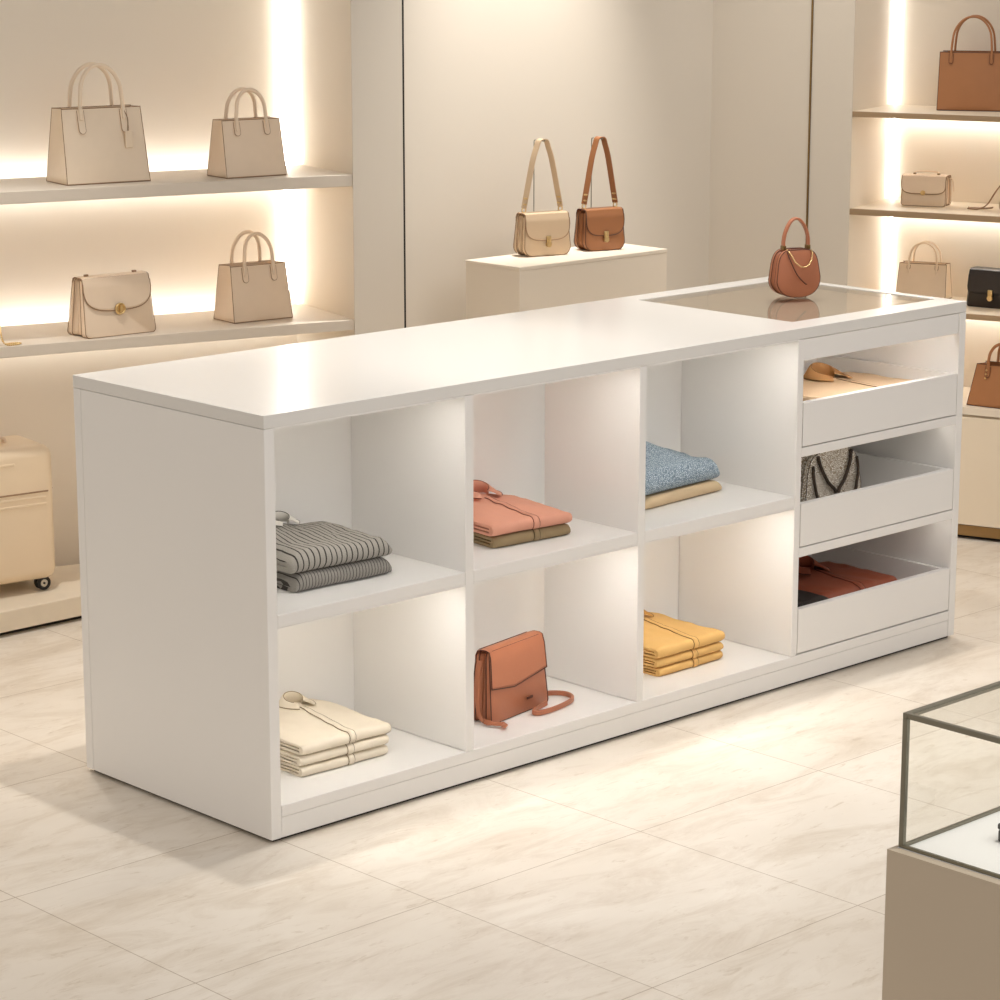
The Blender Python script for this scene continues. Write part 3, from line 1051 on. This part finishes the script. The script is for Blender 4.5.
# shoulder bags on the pedestal, straps held up by thin stands
def pedestal_bag(label, loc, yaw, W, D, H, m, edge, hs, stand_label):
    t, dep = flap_bag(label, loc, yaw, W, D, W * 0.93, D * 0.72, H, m, edge, flap=0.62, p=3.4, rb=0.026, rt=0.012, clasp='plate', csize=1.25)
    top = hs
    x0 = W * 0.40
    for sx in (-1, 1):
        bm = bmesh.new()
        ring(bm, (sx * x0, 0, H + 0.011), (0, 1, 0), 0.0065, 0.0018, 16)
        obj('strap_ring', bm, M['gold'], t)
    bm = bmesh.new()
    pts = [(-x0, 0, H + 0.017), (-x0 * 0.80, 0, H + 0.35 * (top - H)), (-x0 * 0.52, 0, H + 0.72 * (top - H)), (-x0 * 0.32, 0, top - 0.022), (-x0 * 0.2, 0, top - 0.004), (0, 0, top), (x0 * 0.2, 0, top - 0.004), (x0 * 0.32, 0, top - 0.022), (x0 * 0.52, 0, H + 0.72 * (top - H)), (x0 * 0.80, 0, H + 0.35 * (top - H)), (x0, 0, H + 0.017)]
    path = smooth_path(pts, 80)
    sweep(bm, path, rect(0.019, 0.0035), side=(-0.45, 1, 0))
    st = obj('strap', bm, m, t, 40)
    for sx in (-1, 1):
        for f in (0.12, 0.20):
            bm = bmesh.new()
            box(bm, sx * x0 * (1 - 0.5 * f) - 0.004, sx * x0 * (1 - 0.5 * f) + 0.004, -0.008, 0.008, H + f * (top - H), H + f * (top - H) + 0.005, 0.001, 1)
            obj('buckle', bm, M['gold'], st)
    s = thing('bag_stand', stand_label, 'stand', loc, yaw)
    yb = D / 2 + 0.012
    bm = bmesh.new()
    box(bm, -0.03, 0.03, yb - 0.006, yb + 0.012, 0.0, 0.003, 0.001, 1)
    obj('foot', bm, M['steel'], s)
    obj('rod', tube(bmesh.new(), [(0, yb, 0.003), (0, yb, top - 0.010)], 0.0014, 8), M['steel'], s)
    bm = bmesh.new()
    tube(bm, smooth_path([(0, yb, top - 0.010), (0, yb - 0.004, top - 0.0055), (0, yb * 0.5, top - 0.0045), (0, -0.010, top - 0.0045), (0, -0.012, top - 0.001)], 16), 0.0014, 8)
    obj('hook', bm, M['steel'], s)


pedestal_bag('beige shoulder bag with raised strap, left of the two on the pedestal', (1.984, 1.226, 0.939), -15, 0.148, 0.072, 0.118, M['beige_leather'], M[E], 0.326, 'thin dark stand holding up the beige bag strap on the pedestal')
pedestal_bag('tan brown shoulder bag with raised strap, right of the two on the pedestal', (2.188, 1.198, 0.939), -15, 0.130, 0.072, 0.116, M['tan_leather'], M['tan_dark'], 0.322, 'thin dark stand holding up the tan bag strap on the pedestal')

# right bay
tote('big brown leather tote on the highest right shelf', (3.461, 0.842, 1.2943), -60, 0.196, 0.12, 0.192, 0.085, 0.176, 0.108, M['brown_leather'], M['tan_dark'], spread=0.64, tab=0.030, hr=0.0036)
t, dep = flap_bag('small beige flap bag with top handle on the middle right shelf', (3.392, 0.950, 0.996), -68, 0.140, 0.070, 0.138, 0.056, 0.092, M['sand_leather'], M[E], flap=0.58, p=4.5, rb=0.010, rt=0.010, clasp='turn', csize=0.62)
bm = bmesh.new()
strap_arc(bm, [(-0.038, 0, 0.0965), (-0.034, 0, 0.104), (0, 0, 0.1065), (0.034, 0, 0.104), (0.038, 0, 0.0965)], 0.010, 0.004, (0, 1, 0), 24)
obj('handle', bm, M['sand_leather'], t)
bm = bmesh.new()
for sx in (-1, 1):
    box(bm, sx * 0.038 - 0.004, sx * 0.038 + 0.004, -0.006, 0.006, 0.0955, 0.101, 0.001, 1)
obj('handle_mount', bm, M['brass_trim'], t)
bm = bmesh.new()
strap_arc(bm, [(0.070, 0.004, 0.086), (0.080, 0.002, 0.084), (0.086, 0.0, 0.062), (0.088, -0.002, 0.046)], 0.006, 0.002, (0, 1, 0), 16)
obj('zip_pull', bm, M['sand_leather'], t)
# taupe bag at the right border with its loose strap
t, dep = flap_bag('taupe bag with a loose strap cut off by the right border', (3.489, 0.643, 0.996), -70, 0.15, 0.06, 0.13, 0.04, 0.11, M['sand_leather'], M[E], flap=0.5, rb=0.012)
bm = bmesh.new()
strap_arc(bm, [(-0.052, -0.030, 0.105), (-0.085, -0.034, 0.060), (-0.110, -0.040, 0.018), (-0.135, -0.044, 0.0045), (-0.160, -0.042, 0.0035), (-0.170, -0.034, 0.0035), (-0.155, -0.026, 0.0035), (-0.125, -0.026, 0.004), (-0.095, -0.030, 0.008)], 0.009, 0.0036, (0.2, 1, 0.3), 60)
obj('strap', bm, M['edge_sand'], t)['label'] = 'loose taupe strap'
tote('ivory tote partly hidden behind the counter end, on the lowest right shelf', (3.440, 0.982, 0.695), -67, 0.160, 0.09, 0.150, 0.045, 0.112, 0.066, M['cream_leather'], M[E], spread=0.60, tab=0.014, hr=0.0032)
flap_bag('black flap bag with gold clasp on the lowest right shelf', (3.455, 0.715, 0.695), -80, 0.160, 0.08, 0.150, 0.062, 0.114, M['black_leather'], M['black_edge'], flap=0.62, p=9, rb=0.010, rt=0.010, clasp='plate', csize=1.35)
t = tote('tan tote with gold studs on the base cabinet of the right bay', (3.366, 0.612, 0.4075), -80, 0.190, 0.10, 0.150, 0.060, 0.128, 0.066, M['brown_leather'], M['tan_dark'], spread=0.48, tab=0.034, hr=0.0048)
bm = bmesh.new()
for k in range(3):
    ball(bm, (-0.036, -0.045 - 0.003 * k, 0.114 - 0.012 * k), 0.0032, 8, 6)
obj('stud', bm, M['gold'], t)

# half-moon bag on the glass window
def moon_outline(W, H, n=40):
    p = []
    for k in range(n):
        a = 2 * PI * k / n - PI / 2
        ca, sa = math.cos(a), math.sin(a)
        x = W / 2 * math.copysign(abs(ca) ** (0.84 if sa < 0 else 0.42), ca)
        z = H * 0.42 + (H * 0.42 if sa < 0 else H * 0.58) * math.copysign(abs(sa) ** (0.84 if sa < 0 else 0.42), sa)
        if sa > 0:
            x *= 1 - 0.17 * (z / H) ** 2
        p.append((x, z))
    return p


def round_bag(label, loc, yaw, W, D, Dt, H, m, edge, name='handbag', cat='handbag'):
    t = thing(name, label, cat, loc, yaw)
    out = moon_outline(W, H)

    def dep(z):
        return D + (Dt - D) * max(0, z / H)

    def sect(f, inset):
        return [Vector((x * (1 - inset / (W / 2)), f * dep(z) / 2, H * 0.45 + (z - H * 0.45) * (1 - inset / (W / 2)))) for x, z in out]
    fs = [(-1.0, 0.005), (-0.94, 0.001), (-0.88, 0.0), (-0.45, 0.0), (-0.38, 0.004), (0.0, 0.007), (0.38, 0.004), (0.45, 0.0), (0.88, 0.0), (0.94, 0.001), (1.0, 0.005)]
    zlow = min(v.z for v in sect(0.5, 0.0))
    obj('body', loft(bmesh.new(), [[v - Vector((0, 0, zlow)) for v in sect(*q)] for q in fs]), m, t, 50)
    bm = bmesh.new()
    for f in (-0.93, -0.44, 0.44, 0.93):
        tube(bm, [Vector((v.x, v.y, v.z * 0.995 + 0.001)) for v in sect(f, 0.0006)], 0.0011, 6, closed=True)
    obj('piping', bm, edge, t)['label'] = 'darker edge piping'
    return t, dep


t, dep = round_bag('cognac half moon handbag with arched handle standing on the glass window', (2.080, 0.374, 0.8985), -23, 0.128, 0.060, 0.044, 0.126, M['cognac'], M['cognac_dark'])
H0 = 0.126
bm = bmesh.new()
strap_arc(bm, [(-0.034, 0, H0 + 0.006), (-0.034, 0, H0 + 0.022), (-0.028, 0, H0 + 0.048), (-0.013, 0, H0 + 0.074), (0.006, 0, H0 + 0.079), (0.024, 0, H0 + 0.062), (0.035, 0, H0 + 0.038), (0.038, 0, H0 + 0.016), (0.037, 0, H0 + 0.004)], 0.015, 0.006, (0, 1, 0), 60)
h = obj('handle', bm, M['cognac'], t, 40)
for x in (-0.034, 0.037):
    bm = bmesh.new()
    box(bm, x - 0.005, x + 0.005, -0.0085, 0.0085, H0 - 0.002, H0 + 0.010, 0.0015, 1)
    ring(bm, (x, -0.006, H0 + 0.004), (1, 0, 0), 0.0042, 0.0012, 14)
    obj('handle_mount', bm, M['brass_trim'], h)
bm = bmesh.new()
yf = -0.0335
pts = smooth_path([(-0.030, -0.012, H0 + 0.001), (-0.026, yf + 0.006, H0 - 0.010), (-0.012, yf - 0.001, H0 - 0.034), (0.010, yf - 0.003, H0 - 0.045), (0.028, yf - 0.001, H0 - 0.034), (0.037, yf + 0.004, H0 - 0.012), (0.036, yf + 0.012, H0 - 0.001)], 54)
beaded(bm, pts, 0.0021)
obj('chain', bm, M['gold'], t)['label'] = 'pale gold chain across the front'
bm = bmesh.new()
tube(bm, smooth_path([(-0.036, yf + 0.008, H0 - 0.004), (-0.026, yf - 0.0005, H0 - 0.034), (-0.008, yf - 0.0015, H0 - 0.066), (0.014, yf - 0.0015, H0 - 0.088), (0.020, yf - 0.0015, H0 - 0.090)], 40), 0.0014, 6)
obj('cord', bm, M['cognac_dark'], t)

# crossbody in the middle lower cubby
t, dep = flap_bag('terracotta crossbody bag with a looped strap in the lower middle cubby', (0.829, 0.152, 0.0708), 10, 0.222, 0.066, 0.205, 0.036, 0.168, M['cognac'], M['cognac_dark'], flap=0.575, rb=0.012, rt=0.014, clasp=None, vee=(-0.2, 0.86, 0.80), edge_r=0.0013)
obj('badge', bx(0.020, 0.044, -0.0375, -0.034, 0.030, 0.037, 0.002, 2), M['cognac_dark'], t)['label'] = 'dark oval badge'
bm = bmesh.new()
strap_arc(bm, [(0.122, 0.010, 0.0070), (0.160, -0.004, 0.0070), (0.176, -0.040, 0.0070), (0.150, -0.075, 0.0070), (0.080, -0.085, 0.0070), (0.020, -0.078, 0.0070), (0.010, -0.062, 0.0070), (0.045, -0.050, 0.0072), (0.085, -0.046, 0.0082)], 0.012, 0.006, (0, 0, 1), 70)
obj('strap', bm, M['cognac'], t)['label'] = 'looped leather strap'
bm = bmesh.new()
strap_arc(bm, [(-0.110, 0.002, 0.148), (-0.119, 0.001, 0.125), (-0.121, 0.000, 0.09), (-0.123, -0.002, 0.04), (-0.123, -0.012, 0.014), (-0.121, -0.040, 0.0088), (-0.108, -0.066, 0.0088), (-0.126, -0.076, 0.0088)], 0.012, 0.004, (0, 1, 0.2), 60)
obj('strap', bm, M['cognac'], t)


# ------------------------------------------------------------------ folded clothes
def folded(name, label, cat, loc, yaw, W, L, T, m, edge, seed=1, layers=3, amp=0.003, puff=0.30, collar=None, placket=None, group=None, slump=0.0, hump=None, cm=None, inner=None):
    """one folded garment: folded edge towards local -y, layers open at the back and showing at both ends.
    collar=(x, y, size); placket=(x at front, x at back, y end)"""
    t = thing(name, label, cat, loc, yaw, group)
    rnd = random.Random(seed)
    r = T / 2
    y0, y1 = -L / 2, L / 2
    yt = y0 + 1.15 * r
    ng = max(4, int((y1 - yt) / 0.012))
    Y = [y1 + (yt - y1) * k / ng for k in range(ng + 1)]
    prof, low, high = [], {}, {}

    def run(pts):
        a = len(prof)
        prof.extend(pts)
        return list(range(a, len(prof)))
    low[0] = run([(y, 0.0) for y in Y])
    na = 8
    nose = [low[0][-1]] + run([(y0 + r + r * 0.9 * math.cos(a), r + r * math.sin(a)) for a in [-PI / 2 - PI * k / na for k in range(na + 1)]])
    high[layers - 1] = run([(y, T) for y in reversed(Y)])
    nose.append(high[layers - 1][0])
    g = min(0.0028, T * 0.11)
    for k in range(layers - 1, 0, -1):
        z = T * k / layers
        low[k] = run([(y, z + g * 0.7) for y in Y])
        tip = run([(yt - 0.003, z)])
        high[k - 1] = run([(y, z - g * 0.7) for y in reversed(Y)])
        nose += [low[k][-1], tip[0], high[k - 1][0]]
    off = rnd.random() * 50

    def disp(x, y, z):
        u = abs(x) / (W / 2)
        e = max(0.0, (u - 0.80) / 0.20)
        fb = max(0.0, (y - (y1 - 0.06)) / 0.06)
        q = z / T
        zz = z * (1 - puff * 0.55 * e * e) * (1 - 0.25 * fb * fb)
        zz += amp * q * (noise.noise(Vector((x * 16 + off, y * 14, seed))) + 0.5 * noise.noise(Vector((x * 42, y * 38 + off, seed * 2.0))))
        zz += slump * q * (-(x / W))
        if hump:
            zz += q * hump[2] * math.exp(-((x - hump[0]) ** 2 + (y - hump[1]) ** 2 * 0.6) / hump[3] ** 2)
        xx = x * (1 - 0.012 * math.sin(PI * q) * 0) + 0.003 * noise.noise(Vector((y * 12 + off, z * 60, seed + 3.0))) * u
        corner = max(0.0, (u - 0.86) / 0.14)
        yy = y + (0.0045 * corner ** 2.0 * (1 if y < 0 else -1) if abs(y) > L * 0.3 else 0)
        yy += 0.003 * noise.noise(Vector((x * 11 + off, 3.0, seed))) * (1 if y < 0 else 0)
        lim = T * 0.985 + (hump[2] if hump else 0)
        return Vector((xx, yy, min(lim, max(0.0, zz)) + 0.0006))
    us = sorted(set([-1 + 2 * k / 30 for k in range(31)] + [-0.97, 0.97, -0.99, 0.99]))
    rings = [[disp(u * W / 2, y, z) for (y, z) in prof] for u in us]
    bm = loft(bmesh.new(), rings, False, False)
    bm.verts.ensure_lookup_table()
    for base in (0, (len(rings) - 1) * len(prof)):
        for k in range(layers):
            up = high[k][::-1]
            for q in range(ng):
                bm.faces.new([bm.verts[base + v] for v in (low[k][q], low[k][q + 1], up[q + 1], up[q])])
        f = bm.faces.new([bm.verts[base + v] for v in nose])
        bmesh.ops.triangulate(bm, faces=[f])
    obj('body', bm, m, t, 50)

    def surf(x, s):
        """s runs from 0 at the lower front edge, over the fold, to the back; returns a point just above the cloth"""
        fl = PI * r
        if s < fl:
            a = -PI / 2 - s / r
            y, z = y0 + r + r * 0.9 * math.cos(a), r + r * math.sin(a)
            nrm = Vector((0, math.cos(a), math.sin(a)))
        else:
            y, z = y0 + r + (s - fl), T
            nrm = Vector((0, 0, 1))
        return disp(x, y, z) + nrm * 0.0012
    # dark fold line along the lower edge of the cloth
    bm = bmesh.new()
    tube(bm, [surf(u * W / 2 * 0.97, 0.30 * r) + Vector((0, 0, 0.0020)) for u in [-1 + 2 * k / 24 for k in range(25)]], 0.0010, 5)
    obj('hem_edge', bm, edge, t)
    if placket:
        xa, xb, ye = placket
        smax = PI * r + (ye - (y0 + r))
        n = 30
        w = 0.0085

        def px(s):
            k = max(0.0, (s - PI * r) / max(0.01, smax - PI * r))
            return xa + (xb - xa) * k ** 1.6
        bm = bmesh.new()
        prow = None
        for k in range(n + 1):
            s = 0.70 * r + (smax - 0.70 * r) * k / n
            row = [bm.verts.new(surf(px(s) + dx, s)) for dx in (-w, 0, w)]
            if prow:
                for j in range(2):
                    bm.faces.new((prow[j], prow[j + 1], row[j + 1], row[j]))
            prow = row
        pk = obj('placket', bm, m, t, 60, mods=(('SOLIDIFY', dict(thickness=0.0016, offset=0.0)),))
        bm = bmesh.new()
        for dx in (-w, w):
            tube(bm, [surf(px(s) + dx, s) + Vector((0, -0.0003, 0.0003)) for s in [0.70 * r + (smax - 0.70 * r) * k / n for k in range(n + 1)]], 0.0009, 5)
        obj('stitching', bm, edge, pk)
    if collar:
        cx, cy, cs = collar[:3]
        turn = collar[3] if len(collar) > 3 else 0.0
        zt = disp(cx, cy, T).z - 0.001
        bm = bmesh.new()
        rows = []
        n = 26
        for k in range(n + 1):
            a = rad(-148 + 296 * k / n)
            sx, cxx = math.sin(a), math.cos(a)
            f = (1 + cxx) / 2            # 1 at the nape, 0 at the throat
            hgt = cs * (0.20 + 0.42 * f)
            tip = max(0.0, (abs(a) - rad(95)) / rad(53))
            R = [(0.62, 0.0), (0.66, hgt), (0.74, hgt * 0.98), (0.98 + 0.10 * tip, hgt * 0.42), (1.12 + 0.16 * tip, 0.08 * cs)]
            rows.append([Vector((cx + sx * rr * cs * (0.95), cy + cxx * rr * cs * 0.66 - (tip * cs * 0.42 if j > 1 else 0), zt + h)) for j, (rr, h) in enumerate(R)])
        rot = Matrix.Rotation(rad(turn), 4, 'Z')
        ctr = Vector((cx, cy, 0))
        rows = [[ctr + rot @ (p - ctr) for p in q] for q in rows]
        VV = [[bm.verts.new(p) for p in q] for q in rows]
        for i in range(n):
            for j in range(4):
                bm.faces.new((VV[i][j], VV[i][j + 1], VV[i + 1][j + 1], VV[i + 1][j]))
        co = obj('collar', bm, cm or m, t, 60, mods=(('SOLIDIFY', dict(thickness=0.0022, offset=0.0)),))
        bm = bmesh.new()
        tube(bm, [q[-1] + Vector((0, 0, 0.0008)) for q in rows], 0.0010, 5)
        tube(bm, [q[1] + Vector((0, 0, 0.0012)) for q in rows], 0.0009, 5)
        obj('collar_edge', bm, edge, co)
    return t


# upper left cubby: two grey ribbed knits
folded('folded_sweater', 'lower fine ribbed grey knit of the pair in the upper left cubby', 'sweater', (0.298, 0.225, 0.481), -2, 0.262, 0.255, 0.040, M['grey_rib2'], M['grey_edge'], seed=3, layers=2, amp=0.004, puff=0.9)
t = folded('folded_sweater', 'upper wide striped grey knit of the pair in the upper left cubby', 'sweater', (0.296, 0.225, 0.5222), -3, 0.265, 0.260, 0.042, M['grey_rib'], M['grey_edge'], seed=7, layers=2, amp=0.006, puff=0.8, hump=(-0.06, 0.09, 0.020, 0.11), collar=(-0.015, 0.085, 0.036), cm=M['tag_white'])

# lower left cubby: three cream shirts
GC = 'cream shirts in the lower left cubby'
folded('folded_shirt', 'bottom cream shirt of the three in the lower left cubby', 'shirt', (0.297, 0.236, 0.070), -1, 0.242, 0.265, 0.0225, M['cream_cloth'], M['cream_seam'], seed=11, placket=(0.012, 0.012, -0.08), group=GC)
folded('folded_shirt', 'middle cream shirt of the three in the lower left cubby', 'shirt', (0.298, 0.236, 0.0940), -2, 0.245, 0.266, 0.0225, M['cream_cloth'], M['cream_seam'], seed=12, placket=(0.012, 0.012, -0.08), group=GC)
folded('folded_shirt', 'topmost cream shirt with open collar in the lower left cubby', 'shirt', (0.301, 0.236, 0.1180), -1, 0.248, 0.268, 0.0235, M['cream_cloth'], M['cream_seam'], seed=13, amp=0.004, placket=(0.012, 0.026, 0.065), collar=(0.026, 0.094, 0.040, 8), hump=(-0.02, 0.12, 0.016, 0.13), group=GC)

# upper middle cubby: olive and salmon shirts
folded('folded_shirt', 'olive green shirt under the salmon one in the upper middle cubby', 'shirt', (0.866, 0.222, 0.481), -5, 0.226, 0.255, 0.028, M['olive_cloth'], M['olive_seam'], seed=21, placket=(0.008, 0.008, -0.08))
folded('folded_shirt', 'salmon pink shirt with open collar in the upper middle cubby', 'shirt', (0.862, 0.222, 0.5104), -5, 0.236, 0.260, 0.026, M['pink_cloth'], M['pink_seam'], seed=22, amp=0.004, placket=(0.008, 0.010, 0.055), collar=(0.006, 0.088, 0.048, 0), cm=M['pink_cloth'], hump=(-0.02, 0.11, 0.020, 0.12))

# upper right cubby: sand cloth and blue knit
folded('folded_trousers', 'sand beige folded garment under the blue knit in the upper right cubby', 'garment', (1.420, 0.258, 0.481), 4, 0.300, 0.215, 0.030, M['sand_cloth'], M['tan_seam'], seed=31, layers=1, puff=0.9)
folded('folded_sweater', 'chunky blue grey knit on the sand garment in the upper right cubby', 'sweater', (1.408, 0.258, 0.5124), 4, 0.304, 0.220, 0.056, M['blue_knit'], M['grey_edge'], seed=32, layers=2, amp=0.006, puff=0.9, hump=(-0.01, 0.06, 0.052, 0.085))

# lower right cubby: three mustard shirts
GM = 'mustard shirts in the lower right cubby'
folded('folded_shirt', 'bottom mustard shirt of the three in the lower right cubby', 'shirt', (1.404, 0.230, 0.070), 1, 0.236, 0.260, 0.0215, M['mustard_cloth'], M['mustard_seam'], seed=41, placket=(0.010, 0.010, -0.08), group=GM)
folded('folded_shirt', 'middle mustard shirt of the three in the lower right cubby', 'shirt', (1.403, 0.231, 0.0930), 0, 0.240, 0.262, 0.0215, M['mustard_cloth'], M['mustard_seam'], seed=42, placket=(0.010, 0.010, -0.08), group=GM)
folded('folded_shirt', 'topmost mustard shirt with dark collar opening in the lower right cubby', 'shirt', (1.404, 0.231, 0.1160), 1, 0.248, 0.264, 0.0245, M['mustard_cloth'], M['mustard_seam'], seed=43, amp=0.004, placket=(0.010, 0.022, 0.05), collar=(0.016, 0.088, 0.042, 0), cm=M['mustard_collar'], hump=(-0.02, 0.12, 0.020, 0.13), group=GM)

# drawers
folded('folded_shirt', 'plain tan garment lying lowest in the top drawer', 'shirt', (2.08, 0.205, 0.6135), 0, 0.37, 0.28, 0.036, M['tan_cloth'], M['tan_seam'], seed=51)
folded('folded_shirt', 'tan shirt with brown collar on top in the top drawer', 'shirt', (2.08, 0.205, 0.6515), 2, 0.375, 0.285, 0.036, M['tan_cloth'], M['tan_seam'], seed=52, placket=(0.02, 0.05, 0.05), collar=(0.03, 0.085, 0.060, 0), cm=M['tan_collar'])
folded('folded_garment', 'black garment beside the rust jacket at the left of the bottom drawer', 'garment', (1.800, 0.130, 0.0845), 3, 0.190, 0.180, 0.090, M['black_cloth'], M['black_edge'], seed=61, layers=4, amp=0.006)
folded('folded_jacket', 'rust brown leather jacket folded in the bottom drawer', 'jacket', (2.062, 0.225, 0.0845), -3, 0.300, 0.300, 0.086, M['rust_cloth'], M['rust_dark'], seed=62, layers=4, amp=0.008, placket=(0.0, 0.03, 0.06), collar=(0.00, 0.085, 0.058, 0))

t, dep = round_bag('round beaded pouch bag with braided brown cords in the middle drawer', (1.955, 0.150, 0.3600), 2, 0.235, 0.070, 0.050, 0.180, M['bead'], M['bead_cord'], name='beaded_bag')
for sx in (-1, 1):
    bm = bmesh.new()
    tube(bm, smooth_path([(sx * 0.070, -0.030, 0.172), (sx * 0.060, -0.034, 0.14), (sx * 0.034, -0.038, 0.10), (sx * 0.006, -0.041, 0.072), (sx * 0.004, -0.042, 0.02)], 40), 0.0046, 8)
    obj('cord', bm, M['bead_cord'], t)['label'] = 'dark braided cord'
    bm = bmesh.new()
    tube(bm, smooth_path([(sx * 0.092, -0.032, 0.150), (sx * 0.092, -0.037, 0.11), (sx * 0.076, -0.041, 0.05)], 30), 0.0040, 8)
    obj('cord', bm, M['bead_cord'], t)['label'] = 'dark braided cord'

# ------------------------------------------------------------------ suitcase
def suitcase(loc, yaw):
    W, D, H, r = 0.34, 0.21, 0.376, 0.045
    t = thing('suitcase', 'cream hard shell cabin suitcase standing on the stone platform', 'suitcase', loc, yaw)
    z0 = 0.034
    bm = bx(-W / 2, W / 2, -D / 2, D / 2, z0, z0 + H, 0.030, 6)
    obj('shell', bm, M['case_shell'], t, 50)
    bm = bmesh.new()
    for z, rr in ((z0 + 0.250, 0.0024),):
        for yy in (-D / 2 - 0.0004,):
            tube(bm, [(-W / 2 + 0.03, yy, z), (W / 2 - 0.024, yy, z)], rr, 6)
    tube(bm, [(W / 2 + 0.0004, -D / 2 + 0.026, z0 + 0.250), (W / 2 + 0.0004, D / 2 - 0.026, z0 + 0.250)], 0.0022, 6)
    obj('groove', bm, M['edge_sand'], t)
    for z in (0.212, 0.232, 0.330):
        obj('ridge', bx(-W / 2 + 0.03, W / 2 - (0.03 if z < 0.3 else 0.12), -D / 2 - 0.0022, -D / 2 + 0.001, z0 + z, z0 + z + 0.007, 0.001, 1), M['case_shell'], t)
    bm = bmesh.new()
    strap_arc(bm, [(-0.07, 0, z0 + H - 0.002), (-0.062, 0, z0 + H + 0.014), (0, 0, z0 + H + 0.018), (0.062, 0, z0 + H + 0.014), (0.07, 0, z0 + H - 0.002)], 0.022, 0.008, (0, 1, 0), 24)
    obj('handle', bm, M['sand_leather'], t)
    for sx in (-1, 1):
        for sy in (-1, 1):
            bm = bmesh.new()
            x, y = sx * (W / 2 - 0.035), sy * (D / 2 - 0.035)
            box(bm, x - 0.012, x + 0.012, y - 0.012, y + 0.012, z0 - 0.012, z0 + 0.004, 0.002, 1)
            for dy in (-0.0105, 0.0105):
                ring(bm, (x, y + dy, 0.0205), (0, 1, 0), 0.0160, 0.0044, 20)
            cyl(bm, (x, y, 0.0205), (0, 1, 0), 0.003, 0.03, 10)
            w = obj('caster', bm, M['rubber'], t)
            bm = bmesh.new()
            for dy in (-0.0105, 0.0105):
                cyl(bm, (x, y + dy, 0.0205), (0, 1, 0), 0.0105, 0.004, 16)
            obj('hub', bm, M['chrome'], w)
    return t


suitcase((0.574, 1.968, 0.0635), -8)

# small dark box in the showcase, just inside the right border
t = thing('jewellery_box', 'small dark grey box inside the foreground glass showcase', 'box', (x0 + 0.172, y1 - 0.116, zb + FLOOR), 0)
obj('lower', bx(-0.03, 0.03, -0.025, 0.025, 0.0, 0.018, 0.002, 1), M['charcoal'], t)
obj('lid', bx(-0.031, 0.031, -0.026, 0.026, 0.0185, 0.028, 0.002, 1), M['charcoal'], t)
